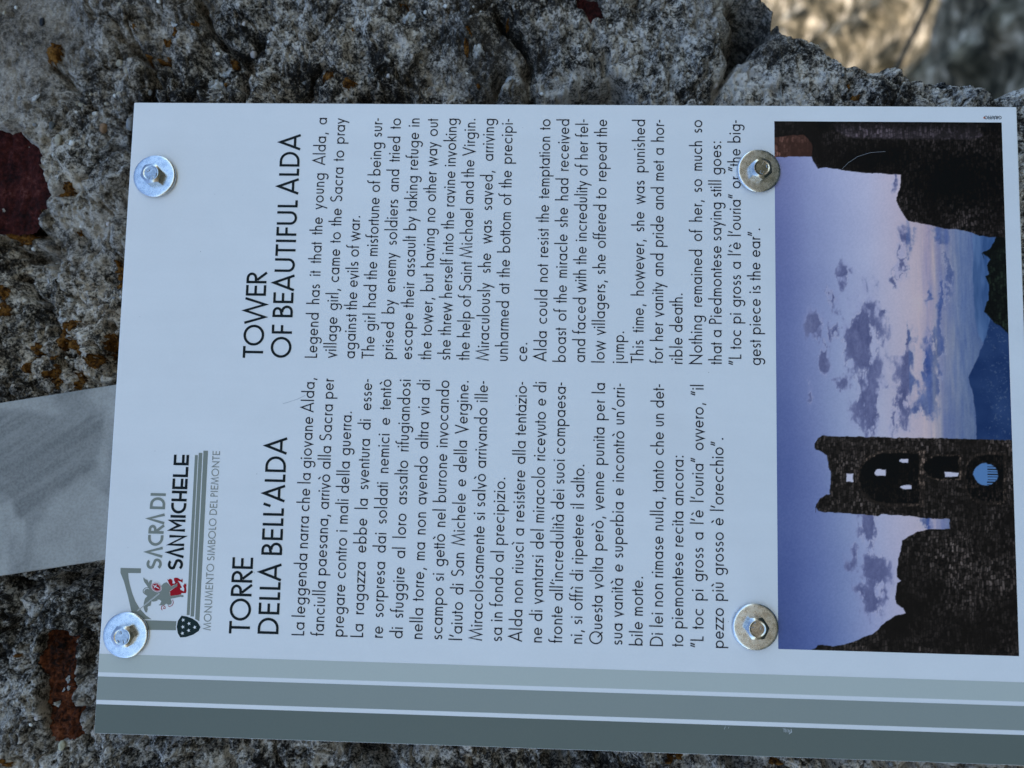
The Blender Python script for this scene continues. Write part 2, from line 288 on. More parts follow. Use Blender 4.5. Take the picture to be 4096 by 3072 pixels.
def print_mat(name, col, rough=.42, amp=.05, sc=900, bumpd=.00002, spec=.12):
    mt, n, b = newmat(name)
    f = noise(n, sc, 2)
    g = noise(n, 14, 3)
    k = math_(n, 'ADD', math_(n, 'MULTIPLY', math_(n, 'SUBTRACT', f, .5), amp), math_(n, 'MULTIPLY', math_(n, 'SUBTRACT', g, .5), amp))
    k = math_(n, 'ADD', k, 1.0)
    c = N(n, 'ShaderNodeVectorMath', operation='SCALE')
    c.inputs[0].default_value = col
    n.links.new(k, c.inputs['Scale'])
    n.links.new(c.outputs[0], b.inputs['Base Color'])
    b.inputs['Roughness'].default_value = rough
    b.inputs['Specular IOR Level'].default_value = spec
    bump(n, b, f, bumpd)
    return mt

M = {}
mt, n, b = newmat('white_laminate')
f = noise(n, 900, 2); g = noise(n, 9, 5, .6, dist=.8); g2 = noise(n, 60, 4, .65, dist=.5)
k = math_(n, 'ADD', math_(n, 'MULTIPLY', math_(n, 'SUBTRACT', f, .5), .05), math_(n, 'MULTIPLY', math_(n, 'SUBTRACT', g, .5), .13))
mp = N(n, 'ShaderNodeMapping'); mp.inputs['Scale'].default_value = (60, 60, 4)
n.links.new(coords(n), mp.inputs[0]); g3 = noise(n, 1.0, 4, .6, mp.outputs[0])
k = math_(n, 'ADD', k, math_(n, 'MULTIPLY', math_(n, 'SUBTRACT', g3, .5), .09))
k = math_(n, 'ADD', math_(n, 'ADD', k, math_(n, 'MULTIPLY', math_(n, 'SUBTRACT', g2, .5), .06)), 1.0)
sc_ = N(n, 'ShaderNodeVectorMath', operation='SCALE'); sc_.inputs[0].default_value = (.835, .81, .79)
n.links.new(k, sc_.inputs['Scale']); n.links.new(sc_.outputs[0], b.inputs['Base Color'])
rr = N(n, 'ShaderNodeMapRange'); rr.inputs[1].default_value = .3; rr.inputs[2].default_value = .7; rr.inputs[3].default_value = .32; rr.inputs[4].default_value = .5
n.links.new(g, rr.inputs[0]); n.links.new(rr.outputs[0], b.inputs['Roughness'])
b.inputs['Specular IOR Level'].default_value = .3
bump(n, b, f, .00002)
M['board'] = mt
M['black_ink'] = print_mat('black_ink', ink((12, 20, 25)), .45, .1)
M['text_ink'] = print_mat('text_ink', ink((20, 22, 34)), .45, .1)
M['logo_grey'] = print_mat('logo_grey', ink((98, 112, 120)), .45, .08)
M['fine_grey'] = print_mat('fine_grey_text', ink((104, 116, 126)), .45, .08)
M['dark_green'] = print_mat('dark_green_ink', ink((18, 34, 38)), .45, .1)
M['red'] = print_mat('red_ink', ink((122, 8, 26)), .45, .08)
M['stripe_dark'] = print_mat('dark_stripe_ink', ink((77, 91, 98)), .42, .07)
M['stripe_mid'] = print_mat('middle_stripe_ink', ink((108, 124, 136)), .42, .06)
M['stripe_light'] = print_mat('light_stripe_ink', ink((140, 158, 174)), .42, .05)
M['dull_red'] = print_mat('dull_red_ink', ink((165, 125, 125)), .45, .1)
M['scratch'] = print_mat('scratch_white', (.6, .6, .6), .6, .2)
M['smudge'] = print_mat('smudge', (.46, .46, .48), .6, .2)
M['dirt'] = print_mat('dirt_speck', (.12, .11, .1), .7, .2)

mt, n, b = newmat('photo_print')
a = N(n, 'ShaderNodeAttribute', attribute_name='print')
n.links.new(a.outputs['Color'], b.inputs['Base Color'])
b.inputs['Roughness'].default_value = .42; b.inputs['Specular IOR Level'].default_value = .12
bump(n, b, noise(n, 900, 2), .00002)
M['photo'] = mt

def metal(name, c0, c1, r0, r1):
    mt, n, b = newmat(name)
    f = noise(n, 330, 5, .7); g = noise(n, 1500, 3, .6)
    k = math_(n, 'ADD', math_(n, 'MULTIPLY', f, .65), math_(n, 'MULTIPLY', g, .35))
    n.links.new(ramp(n, k, [(.36, c0), (.62, c1)]), b.inputs['Base Color'])
    b.inputs['Metallic'].default_value = 1.0
    rr = N(n, 'ShaderNodeMapRange'); rr.inputs[1].default_value = .3; rr.inputs[2].default_value = .7
    rr.inputs[3].default_value = r0; rr.inputs[4].default_value = r1
    n.links.new(f, rr.inputs[0]); n.links.new(rr.outputs[0], b.inputs['Roughness'])
    bump(n, b, k, .00006)
    return mt
M['zinc'] = metal('zinc_plate', (.52, .535, .55), (.80, .81, .82), .2, .36)
M['steel'] = metal('bolt_steel', (.34, .345, .35), (.62, .62, .62), .12, .26)

# wall: mottled mortar, colour zones from a mask, grain from noise
mt, n, b = newmat('lichened_mortar')
at = N(n, 'ShaderNodeAttribute', attribute_name='zone')
sep = N(n, 'ShaderNodeSeparateColor'); n.links.new(at.outputs['Color'], sep.inputs[0])
fine = noise(n, 800, 5, .75, dist=.4)
mid = noise(n, 210, 4, .65, dist=.4)
big = noise(n, 50, 4, .6)
k = math_(n, 'ADD', math_(n, 'ADD', math_(n, 'MULTIPLY', fine, .85), .075), math_(n, 'MULTIPLY', math_(n, 'SUBTRACT', mid, .5), .72))
k = math_(n, 'ADD', k, math_(n, 'MULTIPLY', math_(n, 'SUBTRACT', big, .5), .5))
k = math_(n, 'ADD', k, math_(n, 'MULTIPLY', math_(n, 'SUBTRACT', sep.outputs[0], .5), .36))
mott = ramp(n, k, [(.35, (.016, .015, .014)), (.425, (.072, .068, .063)), (.48, (.19, .181, .168)), (.54, (.41, .394, .37)), (.65, (.68, .66, .63))])
smoothc = ramp(n, k, [(.34, (.06, .055, .05)), (.47, (.17, .157, .142)), (.62, (.30, .28, .258)), (.76, (.44, .42, .39))])
c = mix(n, sep.outputs[2], mott, smoothc)
warm = mix(n, 1.0, c, (1.14, 1.0, .84), 'MULTIPLY')
c = mix(n, sep.outputs[1], c, warm)
n.links.new(c, b.inputs['Base Color'])
b.inputs['Roughness'].default_value = .95; b.inputs['Specular IOR Level'].default_value = .15
hb = math_(n, 'ADD', math_(n, 'MULTIPLY', noise(n, 1300, 4, .7), .5), math_(n, 'MULTIPLY', noise(n, 420, 4, .65), .8))
bump(n, b, hb, .0019, 1.0)
M['wall'] = mt

def rough_mat(name, stops, sc=700, sc2=150, bd=.0008, rough=.95, spec=.15):
    mt, n, b = newmat(name)
    k = math_(n, 'ADD', math_(n, 'MULTIPLY', noise(n, sc, 4, .7), .55), math_(n, 'MULTIPLY', noise(n, sc2, 4, .6), .45))
    n.links.new(ramp(n, k, stops), b.inputs['Base Color'])
    b.inputs['Roughness'].default_value = rough; b.inputs['Specular IOR Level'].default_value = spec
    bump(n, b, k, bd, .9)
    return mt
M['brick_orange'] = rough_mat('weathered_orange_brick', [(.41, (.007, .004, .003)), (.49, (.042, .013, .006)), (.565, (.115, .033, .013)), (.68, (.22, .075, .032))], 500, 90, .0015)
M['brick_red'] = rough_mat('dark_red_brick', [(.38, (.009, .003, .003)), (.48, (.030, .0065, .006)), (.57, (.058, .012, .010)), (.70, (.14, .055, .046))], 520, 90, .0016)
M['lichen'] = rough_mat('orange_lichen', [(.38, (.012, .006, .003)), (.46, (.065, .026, .006)), (.54, (.16, .068, .012)), (.66, (.27, .13, .035))], 700, 260, .0016)
M['white_lichen'] = rough_mat('white_lichen', [(.36, (.12, .12, .12)), (.48, (.38, .38, .37)), (.62, (.62, .61, .6))], 900, 300, .001)
for key, c in {'w': (.62, .61, .58), 't': (.34, .30, .23), 'g': (.2, .2, .2), 'p': (.42, .38, .36), 'b': (.22, .13, .07), 'k': (.012, .013, .016), 'd': (.08, .085, .085), 'y': (.4, .37, .26)}.items():
    M['peb_' + key] = rough_mat('pebble_' + {'w': 'white', 't': 'tan', 'g': 'grey', 'p': 'pale', 'b': 'brown', 'k': 'black', 'd': 'dark', 'y': 'yellowish'}[key],
        [(.35, tuple(x * .6 for x in c)), (.5, c), (.68, tuple(min(.8, x * 1.25) for x in c))], 800, 200, .0002, .7, .3)

# ------------------------------------------------------------------ the stone wall: real relief
EDGE = sorted([(v, u) for u, v in D['edge']])
ev = np.array([-2000, -700, 150, 250, 290] + [p[0] for p in EDGE] + [470, 520, 600, 800, 1700.])
eu = np.array([500, 470, 425, 412, 394] + [p[1] for p in EDGE] + [326, 318, 330, 318, 335.])
def edge_u(v):
    return np.interp(v, ev, eu) + fbm(v, v * 0 + 3.3, 9, 4, 5) * 1.6 + fbm(v, v * 0, 2.2, 2, 77) * .5

PA, PB, PC_, PD = [np.array(p) for p in D['post']]         # the two long edges of the metal post
pdir = (PA - PB) / np.linalg.norm(PA - PB)                 # along the post, upwards
pmid = (PB + PD) / 2
pnrm = np.array([-pdir[1], pdir[0]])
PHW = abs(np.dot(PB - PD, pnrm)) / 2

def relief(u, v):
    """mm behind the board's face of the wall surface (bigger = deeper) and the colour zones"""
    wu = u + fbm(u, v, 16, 3, 21) * 3.0; wv = v + fbm(u, v, 16, 3, 22) * 3.0
    h = 19 + fbm(u, v, 95, 3, 1) * 6.5
    ridg = np.abs(fbm(wu, wv, 42, 4, 2))
    h = h + (0.28 - ridg) * 13 * .8
    h = h + fbm(u, v, 15, 4, 3, .55) * 4.8
    d0, i0 = worley(wu + 11, wv, 26, 36)
    h = h - np.clip(.62 - d0, 0, 1) * 12 * (i0 > .45)
    d1, id1 = worley(wu, wv, 11, 31)
    h = h - np.clip(.5 - d1, 0, 1) * 5.2 * (id1 > .5) + np.clip(.45 - d1, 0, 1) * 7 * (id1 < .12)
    d2, id2 = worley(u + fbm(u, v, 4, 2, 8) * .8, v, 4.2, 33)
    h = h - np.clip(.42 - d2, 0, 1) * 3.0 * (id2 > .5) + np.clip(.4 - d2, 0, 1) * 3.4 * (id2 < .2)
    h = h + fbm(u, v, 4.2, 4, 4, .65) * 2.5
    d3, i3 = worley(u, v, 2.1, 37)
    h = h - np.clip(.45 - d3, 0, 1) * 1.5 * (i3 > .6) + np.clip(.42 - d3, 0, 1) * 1.8 * (i3 < .15)
    cr_ = np.abs(fbm(wu, wv, 9.5, 3, 15)); h = h + np.exp(-(cr_ / .055) ** 2) * 2.6
    cr_ = np.abs(fbm(wu + 40, wv, 23, 4, 16)); h = h + np.exp(-(cr_ / .035) ** 2) * 4.6
    sm = np.zeros(u.shape)                                  # smoother mortar in the upper right of the wall
    k = sst(0, 1, 1.25 - np.hypot((u - 338) / 75, (v + 75) / 42)) 
    sm = np.maximum(sm, k)
    k2 = sst(0, 1, 1.2 - np.hypot((u - 355) / 60, (v - 330) / 70))
    calm = np.maximum(sm * .8, k2 * .45)
    h = h * (1 - calm) + (17.5 + fbm(u, v, 60, 2, 6) * 3 + fbm(u, v, 5, 4, 14, .6) * 1.3) * calm
    wob = fbm(u, v, 7, 3, 41) * 2.2; wob2 = fbm(u, v, 7, 3, 42) * 2.2
    for pts, wd, dp in D['cracks']:
        a = local(lambda x, y: dp * 1.5 * np.exp(-(segdist(x, y, pts) / (wd * .72)) ** 2), u + wob, v + wob2, pts, wd * 3, 0.)
        h = h + a
        b2 = local(lambda x, y: np.exp(-(segdist(x, y, pts) / (wd * 5)) ** 2), u + wob, v + wob2, pts, wd * 12, 0.)
        h = h + b2 * dp * .22
    for i, pl in enumerate(D['bricks']):
        s = local(lambda x, y: sdf(x, y, pl), u + wob * .5, v + wob2 * .5, pl, 12, -12.)
        h = h + sst((-.8, -2.4, -.8, -.8, -.8)[i], (1.2, .2, 1.2, 1.2, 1.2)[i], s) * (12, 17, 8, 4, 3)[i] + np.exp(-((s + 1.5) / 2.5) ** 2) * -1.0
    # never touch the board or the metal post
    h = np.maximum(h, 6 + fbm(u, v, 6, 2, 9) * 1.2 * (1 - sst(-20, 5, np.maximum(np.maximum(-u, u - 297), np.maximum(-v, v - 420)))))
    inb = 1 - sst(0, 6, np.maximum(np.maximum(-u, u - 297), np.maximum(-v, v - 420)))
    h = h * (1 - inb) + np.maximum(h, 9) * inb
    pq = np.abs((u - pmid[0]) * pnrm[0] + (v - pmid[1]) * pnrm[1])
    al = (u - pmid[0]) * pdir[0] + (v - pmid[1]) * pdir[1]
    inp = (1 - sst(PHW, PHW + 5, pq)) * sst(-70, -50, al)
    h = h * (1 - inp) + np.maximum(h, 12.5) * inp
    # rounded free edge
    d = edge_u(v) - u
    Rr = 15.0
    q = np.clip(Rr - d, 0, Rr)
    h = h + (Rr - np.sqrt(np.maximum(Rr * Rr - q * q, 0)))
    return h, sm

def zones(u, v, sm):
    tone = .5 + fbm(u, v, 70, 3, 51) * .34 + fbm(u, v, 18, 3, 52) * .26
    tone = tone + .20 * sst(0, 1, 1.2 - np.hypot((u - 345) / 50, (v - 325) / 60)) + .1 * (v > 428)
    tone = tone + .12 * sst(0, 1, 1.3 - np.hypot((u - 215) / 60, (v + 35) / 40)) - .08 * sst(0, 1, 1.2 - np.hypot((u - 70) / 40, (v + 20) / 40))
    tone = tone + .03 * sst(30, -10, u) * 1 + .10 * sst(0, 1, 1.2 - np.hypot((u + 12) / 14, (v - 60) / 60)) + .06 * sst(0, 1, 1.2 - np.hypot((u + 5) / 20, (v - 300) / 120))
    warm = .55 + fbm(u, v, 45, 3, 61) * .5 + .25 * (u < 10) * (v > 60)
    gravel = .25 + fbm(u, v, 50, 3, 62) * .5
    s2 = np.clip(sm * 1.0 + sst(.05, .35, fbm(u, v, 60, 2, 63) - .15 + .25 * (u > 230) * (v < 30)) * .5, 0, 1)
    return np.stack([np.clip(tone, 0, 1), np.clip(warm, 0, 1), s2], -1)

def axis(a, b, step, far_a, far_b, grow=1.16):
    mid = list(np.arange(a, b + step * .5, step))
    lo = []; x = a; s = step
    while x > far_a: s = min(s * grow, 45); x -= s; lo.append(x)
    hi = []; x = mid[-1]; s = step
    while x < far_b: s = min(s * grow, 45); x += s; hi.append(x)
    return np.array(lo[::-1] + mid + hi)

wall_root = empty('stone_wall', (0, .2, 0))
tag(wall_root, 'rough grey rubble and mortar wall spotted with orange lichen, behind the information board', 'wall')
NOM = 330.0
us = axis(-40, NOM, .56, -3000, NOM - .1)
vs = axis(-95, 450, .56, -3600, 1610 + 60)  # unseen upper wall raised so its shadow darkens the ground in front
S, V = np.meshgrid(us, vs)
ED = edge_u(V)
tt = sst(120, NOM, S)
U_ = S + (ED - .05 - NOM) * tt
Hh, SM = relief(U_, V)
ZN = zones(U_, V, SM)
nr, nc = S.shape
# the end face of the wall, running back from the free edge
back = np.array([1.2, 2.6, 4.4, 6.8, 10, 14, 20, 28, 40, 60, 90, 140, 210, 300, 450, 700, 1100, 1700, 2500, 3280])
lastu = U_[:, -1]; lasth = Hh[:, -1]
BU = lastu[:, None] + fbm(vs[:, None] + 0 * back, back[None, :] * 3 + 900, 12, 4, 71) * np.minimum(back, 12)[None, :] * .35 - back[None, :] * .05
BH = lasth[:, None] + back[None, :]
BV = np.repeat(vs[:, None], len(back), 1)
AU = np.concatenate([U_, BU], 1); AV = np.concatenate([V, BV], 1); AH = np.concatenate([Hh, BH], 1)
AZ = np.concatenate([ZN, zones(BU + 40, BV, BU * 0)], 1)
nc2 = AU.shape[1]
verts = np.stack([(AU - 148.5) / 1000, AH / 1000, ZC + (210 - AV) / 1000], -1).reshape(-1, 3)
I, J = np.meshgrid(np.arange(nr - 1), np.arange(nc2 - 1), indexing='ij')
q = (I * nc2 + J).ravel()
faces = np.stack([q, q + nc2, q + nc2 + 1, q + 1], -1)
front = mesh_obj('wall_face', verts, faces, M['wall'], wall_root, True, {'zone': AZ.reshape(-1, 3)})
# closing core behind the face, so that the wall is a solid body
x0 = (us[0] - 148.5) / 1000; zt = ZC + (210 - vs[0]) / 1000
top = [(x, y, z) for x, y, z in ((x0, .05, zt - .002), (x0, 3.32, zt - .002), (.24, 3.32, zt - .002), (.24, .05, zt - .002))]
cv = top + [(x, y, -.05) for x, y, z in top]
cv = [(x if x < 0 else .09, y, z) for x, y, z in cv]
mesh_obj('wall_core', cv, [(0, 1, 2, 3), (7, 6, 5, 4), (0, 4, 5, 1), (1, 5, 6, 2), (2, 6, 7, 3), (3, 7, 4, 0)], M['wall'], wall_root,
         colors={'zone': np.full((8, 3), .4)})

def patch(name, mat, mask, box, step, lift, parent, label=None):
    """a crust lying on the wall: kept where mask(u,v) > 0, lifted by lift(u,v,mask)"""
    gu = np.arange(box[0], box[1] + step, step); gv = np.arange(box[2], box[3] + step, step)
    A, B = np.meshgrid(gu, gv)
    mk = mask(A, B)
    h, _ = relief(A, B)
    h = lift(A, B, mk, h)
    ok = mk > 0
    nr_, nc_ = A.shape
    f = ok[:-1, :-1] & ok[1:, :-1] & ok[1:, 1:] & ok[:-1, 1:]
    I_, J_ = np.nonzero(f)
    if len(I_) == 0: return None
    q_ = I_ * nc_ + J_
    fs = np.stack([q_, q_ + nc_, q_ + nc_ + 1, q_ + 1], -1)
    uq, inv = np.unique(fs.ravel(), return_inverse=True)
    vv = np.stack([(A.ravel()[uq] - 148.5) / 1000, h.ravel()[uq] / 1000, ZC + (210 - B.ravel()[uq]) / 1000], -1)
    o = mesh_obj(name, vv, inv.reshape(-1, 4), mat, parent, True)
    if label: o['label'] = label
    return o

def brick_h(i, u, v):
    amp = (1.1, 3.8, 1.2, 1.0, .7)[i]
    base = 19 + fbm(u, v, 95, 3, 1) * 6.5
    lev = (5.5, 8.4, 2.5, .5, .5)[i]
    rgd = np.abs(fbm(u * .8, v * 1.6, 13, 4, 97 + i)) * amp * 2
    return base + lev + fbm(u, v, 14, 4, 90 + i, .6) * amp * 1.2 - rgd + fbm(u, v, 3, 4, 95 + i, .6) * amp * .75

blabels = ['smooth dark red brick face in the wall', 'long weathered orange brick set in the mortar', None, None, None]
for i, pl in enumerate(D['bricks']):
    a = np.array(pl); bx = (a[:, 0].min() - 4, a[:, 0].max() + 4, a[:, 1].min() - 4, a[:, 1].max() + 4)
    def mask(u, v, pl=pl, i=i):
        return sdf(u + fbm(u, v, 7, 3, 41) * 1.1, v + fbm(u, v, 7, 3, 42) * 1.1, pl) + (1.2, 2.8, 1.2, 1.2, 1.2)[i]
    def lift(u, v, mk, h, i=i):
        return brick_h(i, u, v)
    patch('brick', M['brick_orange'] if i in (1,) else M['brick_red'], mask, bx, .6, lift, wall_root, blabels[i])

def crust(name, mat, u0, v0, ru, rv, i, th=1.0):
    bx = (u0 - ru * 1.6, u0 + ru * 1.6, v0 - rv * 1.6, v0 + rv * 1.6)
    def mask(u, v):
        r = np.hypot((u - u0) / ru, (v - v0) / rv)
        hole = fbm(u, v, 2.2, 3, 300 + i) * .55 + fbm(u, v, 5.5, 2, 340 + i) * .5
        return 1.0 - r + hole
    def lift(u, v, mk, h):
        d2, _ = worley(u, v, 1.7, 400 + i)
        for j, pl in enumerate(D['bricks']):
            if inside(np.array([u0]), np.array([v0]), pl)[0]: h = np.minimum(h, brick_h(j, u, v))
        return h - (.15 + np.clip(mk, 0, .5) * 1.5 * th) + (d2 - .4) * .9 * th - .2
    patch(name, mat, mask, bx, .45, lift, wall_root)
for i, (u, v, ru, rv) in enumerate(D['lichens']):
    crust('lichen_patch', M['lichen'], u, v, max(ru, 1.2), max(rv, 1.2), i)
for i, (u, v, ru, rv) in enumerate(D['white']):
    crust('pale_lichen', M['white_lichen'], u, v, max(ru, 1.2), max(rv, 1.2), 70 + i)

def ico(sub):
    bm = bmesh.new(); bmesh.ops.create_icosphere(bm, subdivisions=sub, radius=1)
    v = np.array([x.co[:] for x in bm.verts]); f = np.array([[q.index for q in p.verts] for p in bm.faces]); bm.free()
    return v, f
IV, IF = ico(3)
def pebble(u, v, ru, rv, kind, i):
    rg = np.random.RandomState(i + 50)
    p = IV.copy()
    for k in range(9):                              # knock flats and corners into the pebble
        dn = rg.normal(size=3); dn /= np.linalg.norm(dn)
        lim = rg.uniform(.72, .95)
        t = p @ dn; p = p - np.clip(t - lim, 0, None)[:, None] * dn * .85
    th = rg.uniform(0, 3.14) if ru / rv > .7 and ru / rv < 1.4 else 0
    h, _ = relief(np.array([u]), np.array([v]))
    dep = min(ru, rv)
    x = p[:, 0] * ru; z = p[:, 2] * rv
    x, z = x * math.cos(th * .2) - z * math.sin(th * .2), x * math.sin(th * .2) + z * math.cos(th * .2)
    wv = np.stack([(u + x - 148.5) / 1000, (h[0] - dep * .25 + p[:, 1] * dep * .8) / 1000, ZC + (210 - v - z) / 1000], -1)
    mesh_obj('pebble', wv, IF, M['peb_' + kind], wall_root, True)
for i, (u, v, ru, rv, kd) in enumerate(D['pebbles']):
    pebble(u, v, ru, rv, kd, i)
rg = np.random.RandomState(3)
cnt = 0
while cnt < 48:
    u, v = rg.uniform(-22, 358), rg.uniform(-80, 430)
    if -3 < u < 300 and -3 < v < 423: continue
    if u > edge_u(np.array([v]))[0] - 8: continue
    if (u < 0 and v > 425): continue
    pq = abs((u - pmid[0]) * pnrm[0] + (v - pmid[1]) * pnrm[1])
    if pq < PHW + 3 and v < 0: continue
    r = rg.uniform(.6, 1.3)
    pebble(u, v, r * rg.uniform(.8, 1.3), r, rg.choice(list('wwtgpd')), 200 + cnt); cnt += 1

# ------------------------------------------------------------------ grey metal post behind the board
mt, n, b = newmat('worn_grey_paint')
co = coords(n)
m0 = N(n, 'ShaderNodeMapping'); m0.inputs['Rotation'].default_value = (0, math.radians(34), 0)
mp = N(n, 'ShaderNodeMapping'); mp.inputs['Scale'].default_value = (170, 170, 13)
n.links.new(co, m0.inputs[0]); n.links.new(m0.outputs[0], mp.inputs[0])
st = noise(n, 1.0, 4, .6, mp.outputs[0])
bl = noise(n, 22, 3, .5, dist=.8)
fn = noise(n, 800, 3, .6)
sm_ = ramp(n, bl, [(.50, (0, 0, 0)), (.60, (1, 1, 1))])
stm = ramp(n, st, [(.40, (1, 1, 1)), (.60, (.55, .55, .55))])
msk = math_(n, 'MULTIPLY', sm_, stm)
base = ramp(n, noise(n, 70, 4, .6), [(.35, (.315, .298, .268)), (.65, (.385, .366, .332))])
c = mix(n, math_(n, 'MULTIPLY', msk, .85), base, (.135, .13, .118))
lt = ramp(n, st, [(.60, (0, 0, 0)), (.68, (1, 1, 1))])
c = mix(n, math_(n, 'MULTIPLY', lt, .15), c, (.2, .195, .18))
c = mix(n, .18, c, ramp(n, fn, [(.35, (.11, .108, .10)), (.6, (.44, .43, .41))]))
n.links.new(c, b.inputs['Base Color']); b.inputs['Roughness'].default_value = .6; b.inputs['Specular IOR Level'].default_value = .3
bump(n, b, fn, .00015)
M['post'] = mt
def bevel_obj(o, wdt, seg=2):
    md = o.modifiers.new('bevel', 'BEVEL'); md.width = wdt; md.segments = seg; md.limit_method = 'ANGLE'
q4 = [pmid + pnrm * PHW + pdir * 420, pmid + pnrm * PHW - pdir * 60, pmid - pnrm * PHW - pdir * 60, pmid - pnrm * PHW + pdir * 420]
pv = [W(p[0], p[1], -5.2) for p in q4] + [W(p[0], p[1], -11.2) for p in q4]
post = mesh_obj('metal_plate', pv, [(0, 1, 2, 3), (7, 6, 5, 4), (0, 4, 5, 1), (1, 5, 6, 2), (2, 6, 7, 3), (3, 7, 4, 0)], M['post'])
bevel_obj(post, .0012)
tag(post, 'smeared grey painted metal plate slanting up the wall behind the top of the board', 'metal plate')

# ------------------------------------------------------------------ the information board
board = empty('information_board', W(148.5, 420, 0))
tag(board, 'white printed information board with two text columns and a photo, bolted to the stone wall', 'information board')
bm = bmesh.new()
bmesh.ops.create_cube(bm, size=1)
bv = [(v.co.x * .297, v.co.y * .003 + .0015, v.co.z * .420 + ZC) for v in bm.verts]
bf = [[v.index for v in f.verts] for f in bm.faces]; bm.free()
panel = mesh_obj('panel', bv, bf, M['board'], board)
bevel_obj(panel, .0005, 2)

def flat(name, loops, d, mat, parent):
    """flat printed shapes from outlines (ears triangulated by Blender)"""
    bm = bmesh.new()
    for lp in loops:
        a = np.array(lp)
        ar = np.sum(a[:, 0] * np.roll(a[:, 1], -1) - np.roll(a[:, 0], -1) * a[:, 1])
        if ar > 0: lp = lp[::-1]
        vs0 = [bm.verts.new(W(u, v, d)) for u, v in lp]
        for t in tessellate_polygon([[Vector((u, -v, 0)) for u, v in lp]]):
            p0, p1, p2 = (lp[i] for i in t)
            cr = (p1[0] - p0[0]) * (p2[1] - p0[1]) - (p1[1] - p0[1]) * (p2[0] - p0[0])
            if abs(cr) < 1e-9: continue
            bm.faces.new([vs0[i] for i in (t if cr < 0 else t[::-1])])
    bm.normal_update()
    vv = [x.co[:] for x in bm.verts]; bm.verts.index_update()
    ff = [[x.index for x in f.verts] for f in bm.faces]; bm.free()
    return mesh_obj(name, vv, ff, mat, parent)

def ribbon(pts, w0, w1=None):
    """a stroke of constant width with mitred joints -> (verts2d, quads)"""
    p = np.array(pts, float)
    p = p[np.r_[True, np.hypot(*np.diff(p, axis=0).T) > 1e-6]]; n_ = len(p)
    closed = n_ > 3 and np.hypot(*(p[0] - p[-1])) < 1e-6
    if closed: p = p[:-1]; n_ -= 1
    h = w0 / 2
    L, R = [], []
    for i in range(n_):
        if closed: a, c_ = p[(i - 1) % n_], p[(i + 1) % n_]
        else: a, c_ = (p[i - 1] if i else None), (p[i + 1] if i < n_ - 1 else None)
        d1 = None if a is None else (p[i] - a) / (np.hypot(*(p[i] - a)) + 1e-12)
        d2 = None if c_ is None else (c_ - p[i]) / (np.hypot(*(c_ - p[i])) + 1e-12)
        if d1 is None: d1 = d2
        if d2 is None: d2 = d1
        n1 = np.array([-d1[1], d1[0]]); n2 = np.array([-d2[1], d2[0]])
        mm = n1 + n2; l = mm @ n1
        k_ = min(1.0 / max(l, .16), 5.0)
        L.append(p[i] + mm * k_ * h); R.append(p[i] - mm * k_ * h)
    vs_ = L + R
    fs = [(i, (i + 1) % n_, n_ + (i + 1) % n_, n_ + i) for i in range(n_ if closed else n_ - 1)]
    return vs_, fs

def arc(cx, cy, rx, ry, a0, a1, k=14):
    return [(cx + rx * math.cos(math.radians(a0 + (a1 - a0) * i / k)), cy + ry * math.sin(math.radians(a0 + (a1 - a0) * i / k))) for i in range(k + 1)]

X = .615; AS = 1.07; DS = -.33
def dot(cx, cy, w_): return [('fill', arc(cx, cy, w_ * .72, w_ * .72, 0, 360, 10)[:-1])]

